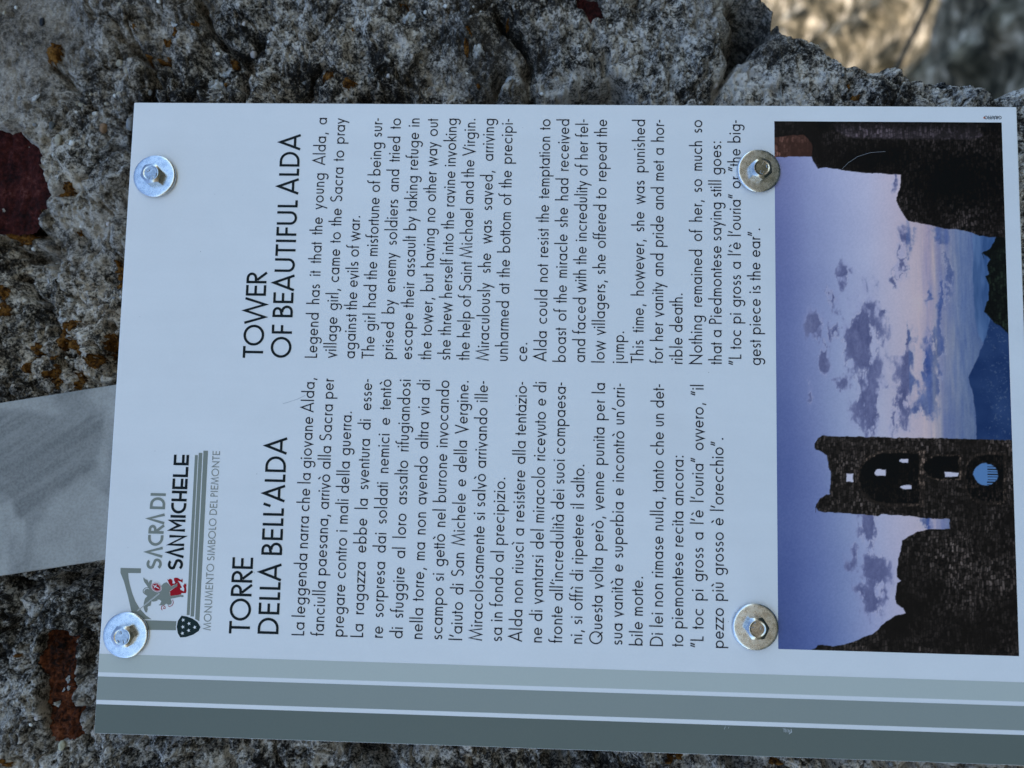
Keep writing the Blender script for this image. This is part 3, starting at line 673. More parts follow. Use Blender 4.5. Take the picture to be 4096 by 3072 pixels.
def glyph(c, w_):
    """strokes (cap height 1), ink width, left bearing, right bearing"""
    h = w_ / 2; S_, R_ = .09, .068
    if c in 'àèìòù':
        base = {'à': 'a', 'è': 'e', 'ì': 'ı', 'ò': 'o', 'ù': 'u'}[c]
        s, wd, l, r = glyph(base, w_)
        m_ = wd / 2 + (.02 if base != 'ı' else 0)
        return s + [[(m_ - .12, .93), (m_ + .07, .76)]], wd, l, r
    if c == 'ı': return [[(h, 0), (h, X)]], w_, S_, S_
    if c in 'adgqbp':
        wd = .585; rx = (wd - h) / 2 - h * .3; ry = X / 2 - h
        if c in 'adgq':
            cx = h + rx; st_ = wd - h
        else:
            cx = wd - h - rx; st_ = h
        s = [arc(cx, X / 2, rx, ry, 0, 360, 26)]
        if c == 'a': s.append([(st_, 0), (st_, X)])
        if c == 'd': s.append([(st_, 0), (st_, AS)])
        if c == 'b': s.append([(st_, 0), (st_, AS)])
        if c in 'pq': s.append([(st_, DS), (st_, X)])
        if c == 'g': s.append([(st_, X), (st_, -.06)] + arc(wd / 2 + .01, -.06, wd / 2 - h - .01, .27 - h, 0, -150, 12)[1:])
        return s, wd, (R_ if c in 'adgq' else S_), (S_ if c in 'adgq' else R_)
    if c == 'o': return [arc(.315, X / 2, .315 - h, X / 2 - h + .006, 0, 360, 28)], .63, R_, R_
    if c == 'c': return [arc(.315, X / 2, .315 - h, X / 2 - h, 48, 312, 22)], .545, R_, .05
    if c == 'e':
        rx = .295 - h
        return [arc(.295, X / 2, rx, X / 2 - h, 0, 322, 26), [(h * 1.6, X / 2), (.295 + rx + h * .5, X / 2)]], .59, R_, .06
    if c == 'f': return [[(.12, 0), (.12, .88)] + arc(.12 + .15, .88, .15, AS - h - .88, 180, 75, 8)[1:], [(0, X - h), (.26, X - h)]], .3, .02, -.01
    if c in 'hn':
        wd = .435
        return [[(h, 0), (h, AS if c == 'h' else X)], [(h, .38)] + arc(wd / 2, .36, wd / 2 - h, X - h - .36, 180, 0, 12) + [(wd - h, 0)]], wd, S_, S_
    if c == 'm':
        wd = .69; q_ = wd / 2
        return [[(h, 0), (h, X)], [(h, .36)] + arc((h + q_) / 2, .38, (q_ - h) / 2, X - h - .38, 180, 0, 10) + [(q_, 0)],
                [(q_, .36)] + arc((q_ + wd - h) / 2, .38, (wd - h - q_) / 2, X - h - .38, 180, 0, 10) + [(wd - h, 0)]], wd, S_, S_
    if c == 'r': return [[(h, 0), (h, X)], [(h, .34)] + arc(.24, .36, .24 - h, X - h - .36, 180, 92, 7)], .25, S_, .0
    if c == 'u':
        wd = .43
        return [[(h, X), (h, .24)] + arc(wd / 2, .24, wd / 2 - h, .24 - h, 180, 360, 12)[1:] + [(wd - h, X)]], wd, S_, S_
    if c == 'i': return [[(h, 0), (h, X)]] + dot(h, .82, w_), w_, S_, S_
    if c == 'j': return [[(h, DS), (h, X)]] + dot(h, .82, w_), w_, S_, S_
    if c == 'l': return [[(h, 0), (h, AS)]], w_, S_, S_
    if c == 'k': return [[(h, 0), (h, AS)], [(h, .27), (.40, X)], [(.17, .37), (.43, 0)]], .45, S_, .01
    if c == 's': return s_shape(.37, X, w_), .37, .06, .055
    if c == 't': return [[(.115, 0), (.115, .84)], [(0, X - h), (.23, X - h)]], .23, .02, .02
    if c == 'v': return [[(h * .9, X), (.255, 0), (.51 - h * .9, X)]], .51, .02, .02
    if c == 'w': return [[(h * .9, X), (.23, 0), (.43, X), (.63, 0), (.86 - h * .9, X)]], .86, .02, .02
    if c == 'y': return [[(.52 - h, X), (.13, DS)], [(h, X), (.28, .04)]], .53, .02, .02
    if c == 'z': return [[(.02, X - h), (.43, X - h), (.03, h), (.45, h)]], .46, .04, .04
    if c == 'x': return [[(h, 0), (.46 - h, X)], [(h, X), (.46 - h, 0)]], .46, .02, .02
    if c == '.': return dot(w_ * .75, w_ * .72, w_), w_ * 1.5, .1, .08
    if c == ':': return dot(w_ * .75, w_ * .72, w_) + dot(w_ * .75, X - w_ * .6, w_), w_ * 1.5, .12, .08
    if c == ',': return [[(.13, .10), (.05, -.20)]], .17, .1, .06
    if c == "'": return [[(.14, 1.0), (.03, .66)]], .16, .06, .04
    if c == '"': return [[(.14, 1.0), (.03, .66)], [(.31, 1.0), (.20, .66)]], .34, .06, .06
    if c == '-': return [[(0, .36), (.235, .36)]], .235, .05, .03
    # capitals
    if c == 'A':
        wd = .85; y_ = .27; k_ = wd / 2 * y_
        return [[(h, 0), (wd / 2, 1), (wd - h, 0)], [(k_ * .92, y_), (wd - k_ * .92, y_)]], wd, .03, .03
    if c == 'B':
        return [[(h, 0), (h, 1)], [(h, 1 - h), (.24, 1 - h)] + arc(.24, .765 - h * .1, .2, .235 - h * .9, 90, -90, 10) + [(h, .53)],
                [(.24, .53)] + arc(.27, .265 + h / 2, .25, .265 - h / 2, 90, -90, 12) + [(h, h)]], .56, S_ + .02, .05
    if c == 'C': return [arc(.5, .5, .5 - h, .5 - h, 48, 312, 26)], .85, R_, .05
    if c == 'D': return [[(h, 0), (h, 1)], [(h, 1 - h), (.27, 1 - h)] + arc(.27, .5, .48 - h, .5 - h, 90, -90, 18) + [(h, h)]], .75, S_ + .02, R_
    if c == 'E': return [[(.53, 1 - h), (h, 1 - h), (h, h), (.53, h)], [(h, .52), (.5, .52)]], .53, S_ + .02, .05
    if c == 'F': return [[(.44, 1 - h), (h, 1 - h), (h, 0)], [(h, .50), (.42, .50)]], .44, S_ + .02, .03
    if c == 'G': return [arc(.5, .5, .5 - h, .5 - h, 42, 360, 26) + [(.52, .5)]], 1.0, R_, R_
    if c == 'I': return [[(h, 0), (h, 1)]], w_, S_ + .02, S_ + .02
    if c == 'L': return [[(h, 1), (h, h), (.36, h)]], .36, S_ + .02, .02
    if c == 'M': return [[(h, 0), (.2, 1), (.5, 0 + h), (.8, 1), (1.0 - h, 0)]], 1.0, .05, .05
    if c == 'N': return [[(h, 0), (h, 1 - h), (.78 - h, h), (.78 - h, 1)]], .78, S_ + .02, S_ + .02
    if c == 'O': return [arc(.515, .5, .515 - h, .512 - h, 0, 360, 36)], 1.03, R_, R_
    if c == 'P': return [[(h, 0), (h, 1)], [(h, 1 - h), (.2, 1 - h)] + arc(.2, .73, .25 - h, .27 - h, 90, -90, 12) + [(h, .46 + h)]], .46, S_ + .02, .04
    if c == 'Q': return [arc(.515, .5, .515 - h, .512 - h, 0, 360, 36), [(.56, .36), (.98, 0)]], 1.05, R_, R_
    if c == 'R': return [[(h, 0), (h, 1)], [(h, 1 - h), (.24, 1 - h)] + arc(.24, .735, .235, .265 - h, 90, -90, 12) + [(h, .47 + h)], [(.17, .47), (.54, 0)]], .57, S_ + .02, .03
    if c == 'S': return s_shape(.56, 1.0, w_), .56, .07, .07
    if c == 'T': return [[(0, 1 - h), (.58, 1 - h)], [(.29, 0), (.29, 1 - h)]], .58, .03, .03
    if c == 'U': return [[(h, 1), (h, .33)] + arc(.34, .33, .34 - h, .33 - h, 180, 360, 16)[1:] + [(.68 - h, 1)]], .68, S_ + .02, S_ + .02
    if c == 'V': return [[(h, 1), (.39, 0), (.78 - h, 1)]], .78, .02, .02
    if c == 'W': return [[(h, 1), (.36, 0), (.67, 1), (.98, 0), (1.34 - h, 1)]], 1.34, .03, .03
    if c == 'H': return [[(h, 0), (h, 1)], [(.66 - h, 0), (.66 - h, 1)], [(h, .5), (.66 - h, .5)]], .66, S_, S_
    if c == '8': return [arc(.25, .74, .2, .24, 0, 360, 16), arc(.25, .27, .25, .27, 0, 360, 18)], .5, .06, .06
    if c == 'K': return [[(h, 0), (h, 1)], [(h, .4), (.5, 1)], [(.2, .55), (.52, 0)]], .54, .08, .02
    raise KeyError(c)

def s_shape(wd, H_, w_):
    h = w_ / 2
    r1x, r1y = wd * .46 - h, H_ * .245 - h * .5
    r2x, r2y = wd * .5 - h, H_ * .27 - h * .5
    cy1 = H_ - h - r1y; cy2 = h + r2y
    up = arc(wd * .5, cy1, r1x, r1y, 35, 215, 14)
    dn = arc(wd * .5, cy2, r2x, r2y, 35, -150, 14)
    return [up + dn]

def logo_glyph(c, w_):
    """the heavier letters of the emblem: open A, pointed N and M, low E bar"""
    h = w_ / 2
    if c == 'A': return [[(h, 0), (.36, 1.05), (.72 - h, 0)]], .72, .0, .0
    if c == 'C': return [[(.68, 1 - h)] + arc(.5, .5, .5 - h, .5 - h, 90, 270, 20) + [(.68, h)]], .68, .05, .05
    if c == 'E': return [[(.68, 1 - h), (h, 1 - h), (h, h), (.68, h)], [(h, .37), (.68, .37)]], .68, .05, .05
    if c == 'L': return [[(h, 1), (h, h), (.66, h)]], .66, .05, .05
    if c == 'N': return [[(h, 0), (h, 1.0), (.70 - h, -.02), (.70 - h, 1)]], .70, .05, .05
    if c == 'M': return [[(h, 0), (h, 1.0), (.39, .38), (.78 - h, 1.0), (.78 - h, 0)]], .78, .05, .05
    if c == 'H': return [[(h, 0), (h, 1)], [(.68 - h, 0), (.68 - h, 1)], [(h, .42), (.68 - h, .42)]], .68, .05, .05
    if c == 'D': return [[(h, 0), (h, 1)], [(h, 1 - h), (.3, 1 - h)] + arc(.3, .5, .46 - h, .5 - h, 90, -90, 18) + [(h, h)]], .76, .05, .05
    if c == 'S': return s_shape(.70, 1.0, w_), .70, .05, .05
    if c == 'I': return [[(h, 0), (h, 1)]], w_, .05, .05
    s, wd, l, r = glyph(c, w_)
    return s, wd, .05, .03

class Ink:
    """collects the letters of one printed block"""
    def __init__(self): self.v = []; self.f = []; self.k = 0
    def add(self, pts, faces, d):
        b0 = len(self.v)
        # a few microns between strokes, so that crossing strokes never share a plane
        self.k = (self.k + 1) % 5
        for u, v in pts: self.v.append(W(u, v, d + self.k * .006))
        for f in faces: self.f.append(tuple(b0 + i for i in f[::-1]))
    def stroke(self, pts, w_, d):
        p, f = ribbon(pts, w_)
        self.add([(a[0], a[1]) for a in p], f, d)
    def text(self, s, u0, v0, cap, w_, u1=None, d=.12, justify=True, track=0.0, space=.30, gl=glyph, up=False, sq=1.0):
        """u0 = left ink edge, v0 = baseline; u1 = right ink edge to fit"""
        gs = [None if c == ' ' else gl(c, w_) for c in s]
        tot = 0; sp = 0; first = True
        for i, g in enumerate(gs):
            if g is None: sp += 1
            else: tot += (g[1] + g[2] + g[3]) * sq + track
        tot -= (gs[0][2] + gs[-1][3]) * sq + track
        if u1 is not None:
            want = (u1 - u0) / cap
            if justify and sp: space = (want - tot) / sp
            else:
                track += (want - tot - sp * space) / max(1, len(s) - 1); 
        if u1 is not None and justify and sp and space < .26:
            sq = sq * (want - sp * .26) / tot; space = .26
        x = -gs[0][2] * sq
        for g in gs:
            if g is None:
                x += space + (track if (u1 is not None and not justify) else 0); continue
            st, wd, l, r = g
            x += l * sq
            for q_ in st:
                if isinstance(q_, tuple) and q_[0] == 'fill':
                    p = q_[1]; fs = [tuple(range(len(p)))]
                    pp = p
                else:
                    pp, fs = ribbon(q_, w_)
                if up: out = [(u0 - (b_[1]) * cap, v0 - (x + b_[0]) * cap) for b_ in pp]
                else: out = [(u0 + (x + b_[0] * sq) * cap, v0 - b_[1] * cap) for b_ in pp]
                self.add(out, fs, d)
            x += (wd + r) * sq + track
        return space, sq
    def build(self, name, mat, parent):
        return mesh_obj(name, self.v, self.f, mat, parent)

# coloured stripes down the left side
for u0, u1, mk, lb in ((.3, 13.0, 'stripe_dark', 'dark slate stripe at the edge'), (14.95, 25.3, 'stripe_mid', 'middle grey stripe'), (27.2, 35.4, 'stripe_light', 'pale blue-grey stripe')):
    o = flat('stripe', [[(u0, .3), (u1, .3), (u1, 419.7), (u0, 419.7)]], .06, M[mk], board); o['label'] = lb

# headings
k = Ink()
k.text('TORRE', 46.2, 69.5, 9.65, .122, 80.5, justify=False, space=.3)
k.text("DELLA BELL'ALDA", 46.5, 82.75, 9.65, .122, 136.1, justify=False, space=.28)
k.build('heading', M['black_ink'], board)['label'] = 'Italian heading'
k = Ink()
k.text('TOWER', 172.9, 69.5, 9.65, .122, 214.0, justify=False, space=.3)
k.text('OF BEAUTIFUL ALDA', 173.2, 82.75, 9.65, .122, 281.6, justify=False, space=.28)
k.build('heading', M['black_ink'], board)['label'] = 'English heading'

IT = [("La leggenda narra che la giovane Alda,", 1), ("fanciulla paesana, arrivò alla Sacra per", 1), ("pregare contro i mali della guerra.", 148.6), ("La ragazza ebbe la sventura di esse-", 1), ("re sorpresa dai soldati nemici e tentò", 1),
("di sfuggire al loro assalto rifugiandosi", 1), ("nella torre, ma non avendo altra via di", 1), ("scampo si gettò nel burrone invocando", 1), ("l'aiuto di San Michele e della Vergine.", 1), ("Miracolosamente si salvò arrivando ille-", 1), ("sa in fondo al precipizio.", 0),
("Alda non riuscì a resistere alla tentazio-", 1), ("ne di vantarsi del miracolo ricevuto e di", 1), ("fronte all'incredulità dei suoi compaesa-", 1), ("ni, si offrì di ripetere il salto.", 0), ("Questa volta però, venne punita per la", 1), ("sua vanità e superbia e incontrò un'orri-", 1), ("bile morte.", 0),
("Di lei non rimase nulla, tanto che un det-", 1), ("to piemontese recita ancora:", 0), ("\"L toc pi gross a l'è l'ouria\" ovvero, \"il", 1), ("pezzo più grosso è l'orecchio\".", 139.8)]
EN = [("Legend has it that the young Alda, a", 1), ("village girl, came to the Sacra to pray", 1), ("against the evils of war.", 241.6), ("The girl had the misfortune of being sur-", 1), ("prised by enemy soldiers and tried to", 1), ("escape their assault by taking refuge in", 1), ("the tower, but having no other way out", 1), ("she threw herself into the ravine invoking", 1),
("the help of Saint Michael and the Virgin.", 1), ("Miraculously she was saved, arriving", 1), ("unharmed at the bottom of the precipi-", 1), ("ce.", 0), ("Alda could not resist the temptation to", 1), ("boast of the miracle she had received", 1), ("and faced with the incredulity of her fel-", 1), ("low villagers, she offered to repeat the", 1), ("jump.", 0), ("This time, however, she was punished", 1), ("for her vanity and pride and met a hor-", 1), ("rible death.", 0),
("Nothing remained of her, so much so", 1), ("that a Piedmontese saying still goes:", 279.3), ("\"L toc pi gross a l'è l'ouria\" or \"the big-", 1), ("gest piece is the ear\".", 237.6)]
CAP = 5.85
for lines, u0, u1, v0, v1, lb in ((IT, 46.3, 163.9, 94.6, 283.9, 'Italian text column'), (EN, 173.5, 289.6, 95.15, 301.05, 'English text column')):
    k = Ink()
    for i, (s, e) in enumerate(lines):
        v = v0 + (v1 - v0) * i / (len(lines) - 1)
        r = k.text(s, u0, v, CAP, .097, None if e == 0 else (u1 if e == 1 else e), space=.33, sq=.945)
        if e != 0: print('line', s[:12], 'space %.2f squeeze %.2f' % r)
    o = k.build('text_block', M['text_ink'], board); o['label'] = lb

# emblem
logo = empty('emblem', W(80, 52, 0)); logo.parent = board; logo.location = Vector(W(80, 52, 0)) - board.location
flat('arch_mark', [D['arch']], .06, M['logo_grey'], logo)
flat('pillar_mark', [D['pillar']], .07, M['logo_grey'], logo)
flat('step_mark', D['bars'], .06, M['logo_grey'], logo)
def grow(pl, k_):
    a = np.array(pl); c_ = a.mean(0)
    return [tuple(c_ + (p - c_) * k_) for p in a]
flat('shield_rim', [grow(D['shield'], 1.08)], .09, M['board'], logo)
sh = flat('shield', [D['shield']], .11, M['dark_green'], logo)
def star(c_, r):
    return [(c_[0] + (r if i % 2 == 0 else r * .42) * math.sin(i * math.pi / 5), c_[1] - (r if i % 2 == 0 else r * .42) * math.cos(i * math.pi / 5)) for i in range(10)]
flat('star_field', [star(s_, .92) for s_ in D['stars']], .13, M['board'], logo)
flat('devil_figure', [D['devil']], .10, M['red'], logo)
k = Ink()
for c_ in D['curls']: k.stroke(c_, .27, .09)
k.build('tail_curl', M['red'], logo)
flat('angel_figure', [D['angel']], .13, M['logo_grey'], logo)
k = Ink(); k.stroke(D['halo'], .32, .12); k.build('halo', M['logo_grey'], logo)
k = Ink(); k.stroke(D['spear'], .48, .16); k.build('spear_outline', M['board'], logo)
k = Ink(); k.stroke(D['spear'], .20, .20); k.build('spear', M['logo_grey'], logo)
oc, oa, ob = [np.array(p) for p in D['oval']]
def oval(s_, t_): return [tuple(oc + (oa - oc) * s_ * math.cos(a) + (ob - oc) * t_ * math.sin(a)) for a in np.linspace(0, 2 * math.pi, 28, endpoint=False)]
flat('oval_rim', [oval(1.1, 1.12)], .22, M['board'], logo)
flat('oval_ring', [oval(1.0, 1.0)], .24, M['red'], logo)
flat('oval_line', [oval(.90, .88)], .26, M['board'], logo)
flat('oval_field', [oval(.82, .79)], .28, M['red'], logo)
k = Ink()
for c_ in D['cross']: k.stroke(c_, .34, .30)
k.build('cross', M['board'], logo)
k = Ink(); k.text('SACRA DI', 74.0, 26.9, 7.15, .17, 108.9, justify=False, space=.22, gl=logo_glyph)
k.build('emblem_text', M['logo_grey'], logo)
k = Ink(); k.text('SAN MICHELE', 74.0, 36.9, 7.15, .17, 126.9, justify=False, space=.12, gl=logo_glyph)
k.build('emblem_text', M['black_ink'], logo)
k = Ink(); k.text('MONUMENTO SIMBOLO DEL PIEMONTE', 47.3, 51.4, 3.45, .11, 129.0, justify=False, space=.3)
k.build('emblem_text', M['fine_grey'], logo)

# ------------------------------------------------------------------ printed photograph
PU0, PU1, PV0, PV1 = 46.6, 289.3, 307.9, 412.75
gu = np.arange(PU0, PU1 + .01, (PU1 - PU0) / 760); gv = np.arange(PV0, PV1 + .01, (PV1 - PV0) / 330)
A, B = np.meshgrid(gu, gv)
tv = [0, 6, 17, 30, 42, 55, 66, 70, 76, 84, 90, 105]
low = np.array([(76, 88, 146), (80, 92, 150), (95, 108, 166), (122, 134, 184), (148, 156, 200), (160, 162, 198), (165, 165, 195), (150, 152, 185), (118, 128, 165), (100, 116, 155), (90, 108, 150), (80, 100, 140.)])
mid_ = np.array([(98, 108, 162), (104, 114, 168), (128, 136, 184), (152, 160, 200), (164, 170, 205), (170, 168, 195), (178, 168, 188), (160, 155, 180), (120, 130, 165), (102, 118, 158), (92, 110, 150), (80, 100, 140.)])
hi_ = np.array([(120, 124, 178), (128, 132, 184), (150, 155, 202), (166, 170, 212), (172, 174, 212), (178, 172, 200), (180, 168, 185), (165, 152, 178), (130, 130, 168), (95, 115, 165), (85, 105, 158), (75, 95, 140.)])
vv_ = B - PV0
def tab(t): return np.stack([np.interp(vv_, tv, t[:, c_]) for c_ in range(3)], -1)
fu = ((A - PU0) / (PU1 - PU0))[..., None]
img = np.where(fu < .45, tab(low) * (1 - fu / .45) + tab(mid_) * (fu / .45), tab(mid_) * (1 - (fu - .45) / .55) + tab(hi_) * ((fu - .45) / .55))
img = img + np.array([-11, -6, -5.]) * sst(60, 20, vv_)[..., None] + np.array([-6, -6, -6.])
cl = np.zeros(A.shape)
w1 = fbm(A, B, 9, 5, 131, .6); w2 = fbm(A, B, 9, 5, 132, .6)
wu = A + w1 * 6.5; wv = B + w2 * 3.6
tex = fbm(A * .5 + w1 * 2, B * 1.05, 5.5, 6, 133, .56); bil = 1 - 2 * np.abs(fbm(A * .55, B * 1.1, 3.6, 5, 134, .56))
dens = np.full(A.shape, -1.)
for u, v, ru, rv, s_ in D['clouds']:
    r = np.hypot((wu - u) / (ru * 1.35), (wv - v) / (rv * 1.3))
    dens = np.maximum(dens, (1 - r) * (.55 + .45 * s_) - (1 - s_) * .25)
veil = sst(-.45, .6, dens + tex * .9)
core = sst(-.12, .72, dens + tex * 1.1 + (bil - .6) * .6)
low_ = (vv_ > 60)[..., None]
c_veil = np.where(low_, np.array([128, 134, 172.]), np.array([134, 140, 186.]))
c_core = np.where(low_, np.array([68, 84, 134.]), np.array([72, 79, 122.])) + (tex * 34 + (bil - .6) * 14)[..., None]
img = img * (1 - .6 * veil[..., None]) + c_veil * .6 * veil[..., None]
img = img * (1 - .9 * core[..., None]) + c_core * .9 * core[..., None]
rim = (sst(.0, .15, core) * sst(.6, .2, core) * (tex < 0))[..., None]
img = img + rim * np.array([18, 16, 12.])
# long hazy bands towards the horizon
bands = fbm(A * .09, B, 3.0, 4, 136, .55) * sst(60, 70, vv_) * sst(88, 82, vv_)
img = img + bands[..., None] * np.array([-34, -26, -6.])
bands = fbm(A * .12, B + A * .02, 1.2, 3, 137, .6) * sst(76, 84, vv_)
img = img + bands[..., None] * np.array([-14, -12, -6.])
img = img + fbm(A, B, 40, 3, 138)[..., None] * np.array([9, 9, 7.]) + fbm(A, B, .6, 2, 139)[..., None] * 5
def paint(poly_, col, soft=.35):
    global img
    m_ = local(lambda x, y: sdf(x, y, poly_), A + fbm(A, B, 2.5, 3, 141) * .45, B + fbm(A, B, 2.5, 3, 142) * .45, poly_, 4, -9.)
    m_ = sst(-soft * .5, soft * .5, m_)[..., None]
    img = img * (1 - m_) + col * m_
def stone(base, amp, sc, s_):
    # irregular rubble courses: rows of stones with dark joints, faces catching different light
    rv = B / (sc * .95) + fbm(A, B, 7, 3, s_) * 1.1
    row = np.floor(rv); fr = rv - row
    ru = A / (sc * (1.3 + _h(row, row * 0, s_ + 1))) + _h(row, row * 0 + 3, s_ + 2) * 7 + fbm(A, B, 4, 2, s_ + 5) * .6
    cu = np.floor(ru); fc = ru - cu
    val = _h(cu, row, s_ + 6)
    joint = np.clip(np.minimum(np.minimum(fr, 1 - fr), np.minimum(fc, 1 - fc) * 1.3) / .22, 0, 1)
    t = (val ** 1.6 - .22) * 1.25 * joint - (1 - joint) * .32 + fbm(A, B, .8, 3, s_ + 8, .6) * .35
    t = (t + .3) * (1 + fbm(A, B, 18, 4, s_ + 9) * 1.5) - .3
    return np.clip(np.array(base, float) + (t[..., None]) * np.array(amp, float), 5, 255)
paint(D['hills'], np.array([72, 98, 146.]) + (vv_ - 90)[..., None] * np.array([-2.4, -2.0, -1.6]) + fbm(A * .15, B, 2.2, 4, 150)[..., None] * 26, .9)
mcol = np.array([30, 52, 98.]) + fbm(A, B, 9, 3, 151)[..., None] * 12
town = sst(.3, .7, fbm(A, B, .7, 2, 152)) * sst(90, 97, vv_ + fbm(A, B, 14, 2, 153) * 4)
mcol = mcol * (1 - .4 * town[..., None]) + np.array([100, 115, 140.]) * .4 * town[..., None]
paint(D['mount'], mcol, .6)
paint(D['tree'], stone((14, 20, 20), (22, 30, 22), 1.3, 160))
paint(D['ruin'], stone((23, 21, 23), (30, 28, 30), 1.15, 170))
paint(D['band'], stone((52, 48, 57), (48, 44, 52), 1.2, 171), 1.5)
paint(D['pillarbrick'], stone((66, 46, 44), (52, 40, 40), 1.3, 172) + (np.exp(-((A - 271.5) / .5) ** 2) * 35 - np.exp(-((A - 268.5) / .5) ** 2) * 45)[..., None])
dark = local(lambda x, y: np.exp(-(segdist(x, y, [(288, 330), (288, 411)]) / 3) ** 2), A, B, [(288, 330), (288, 411)], 9, 0.)
img = img * (1 - .5 * dark[..., None])
dk = np.maximum(np.exp(-(((A - 262) / 18) ** 2 + ((B - 393) / 28) ** 2)), .8 * np.exp(-(((A - 271) / 8) ** 2 + ((B - 360) / 24) ** 2)))
img = np.where(inside(A, B, D['ruin'])[..., None], img * (1 - .85 * dk[..., None]), img)
paint(D['tower'], stone((25, 23, 24), (31, 29, 30), 1.15, 180))
edge_l = inside(A, B, D['tower']) & (A > 136) & (A < 146)
img = np.where(edge_l[..., None], img * (1.18 + .25 * fbm(A, B, 5, 3, 190))[..., None], img)
for p_ in D['niches']: paint(grow(p_, 1.13), stone((38, 34, 34), (50, 44, 42), .9, 188), .8)
for p_ in D['niches']: paint(p_, stone((9, 9, 10), (14, 12, 12), 1.0, 185), .8)
for p_ in D['wins']: paint(p_, np.array([168, 172, 202.]) + 0 * img, .4)
paint(D['eye'], np.array([74, 112, 168.]) + 0 * img, .4)
rl = inside(A, B, D['rail']) & inside(A, B, D['eye'])
bars_ = (np.abs(((A / 1.15) % 1) - .5) < .2) | (np.abs(vv_ - 85.6) < .25)
img = np.where((rl & bars_)[..., None], np.array([28, 34, 46.]), img)
alb = s2l(np.clip(img, 0, 255)) / s2l(WHITE_OBS) * .78
alb = np.clip(alb, .004, .85)
vp = np.stack([(A - 148.5) / 1000, A * 0 - .00006, ZC + (210 - B) / 1000], -1).reshape(-1, 3)
I, J = np.meshgrid(np.arange(A.shape[0] - 1), np.arange(A.shape[1] - 1), indexing='ij')
q = (I * A.shape[1] + J).ravel(); nc_ = A.shape[1]
o = mesh_obj('photo_print', vp, np.stack([q, q + nc_, q + nc_ + 1, q + 1], -1), M['photo'], board, False, {'print': alb.reshape(-1, 3)})
o['label'] = 'printed dusk photo of a ruined tower'

# printer's mark, reading upwards beside the photo
mark = empty('printer_mark', W(292, 408, 0)); mark.parent = board; mark.location = Vector(W(292, 408, 0)) - board.location
k = Ink()
gr = ['G', 'R', 'A', 'F', 'F', 'I', 'O']
k.text('GRAFFIO', 292.45, 412.75, 1.62, .16, track=-.07, up=True)
k.build('mark_text', M['black_ink'], mark)
flat('mark_disc', [[(291.55 + .55 * math.cos(a), 404.95 + .6 * math.sin(a)) for a in np.linspace(0, 6.283, 16, endpoint=False)]], .08, M['dull_red'], mark)

# scratches and specks on the laminate
def scuff(name, mat, pts, w_, d):
    k = Ink(); k.stroke(pts, w_, d); return k.build(name, mat, board)
for i in range(7):
    scuff('scratch', M['scratch'], [(12.7 - i * .12, 309.6 + i * .5), (11.6 - i * .1, 310.1 + i * .48), (10.9, 310.0 + i * .42)], .08 + .05 * (i % 3), .09 + .006 * i)
scuff('scratch', M['scratch'], [(12.3, 313.2), (11.0, 313.4), (10.2, 312.3)], .28, .15)
scuff('scratch', M['scratch'], [(12.5, 284.5), (11.2, 284.0)], .15, .09)
scuff('scratch', M['scratch'], [(12.4, 286.0), (11.6, 285.8)], .12, .09)
scuff('scratch', M['smudge'], [(266.28, 338.92), (269.35, 341.88), (272.43, 346.3), (274.38, 352.17), (274.96, 359.09)], .09, .12)
scuff('smudge', M['smudge'], [(151.7, 79.9), (152.3, 82.2), (153.2, 84.6)], .2, .08)
scuff('smudge', M['smudge'], [(153.2, 84.8), (154.2, 87.4), (155.8, 90.4)], .18, .08)
k = Ink()
rg = np.random.RandomState(11)
for i in range(34):
    u, v = rg.uniform(38, 292), rg.uniform(5, 300); r = rg.uniform(.06, .17)
    k.add([(u + r * math.cos(a) * rg.uniform(.7, 1.5), v + r * math.sin(a)) for a in np.linspace(0, 6.283, 7, endpoint=False)], [tuple(range(7))], .3)
o = k.build('dirt_specks', M['dirt'], board); o['kind'] = 'stuff'

# ------------------------------------------------------------------ bolts with big washers
def lathe(prof, seg):
    vs_, fs = [], []
    for r, z in prof:
        for i in range(seg):
            a = 2 * math.pi * i / seg
            vs_.append((r * math.cos(a), z, r * math.sin(a)))
    m_ = len(prof)
    for j in range(m_ - 1):
        for i in range(seg):
            a, b_ = j * seg + i, j * seg + (i + 1) % seg
            fs.append((a, b_, b_ + seg, a + seg))
    fs.append(tuple(range((m_ - 1) * seg, m_ * seg)))
    fs.append(tuple(range(seg))[::-1])
    return np.array(vs_), fs

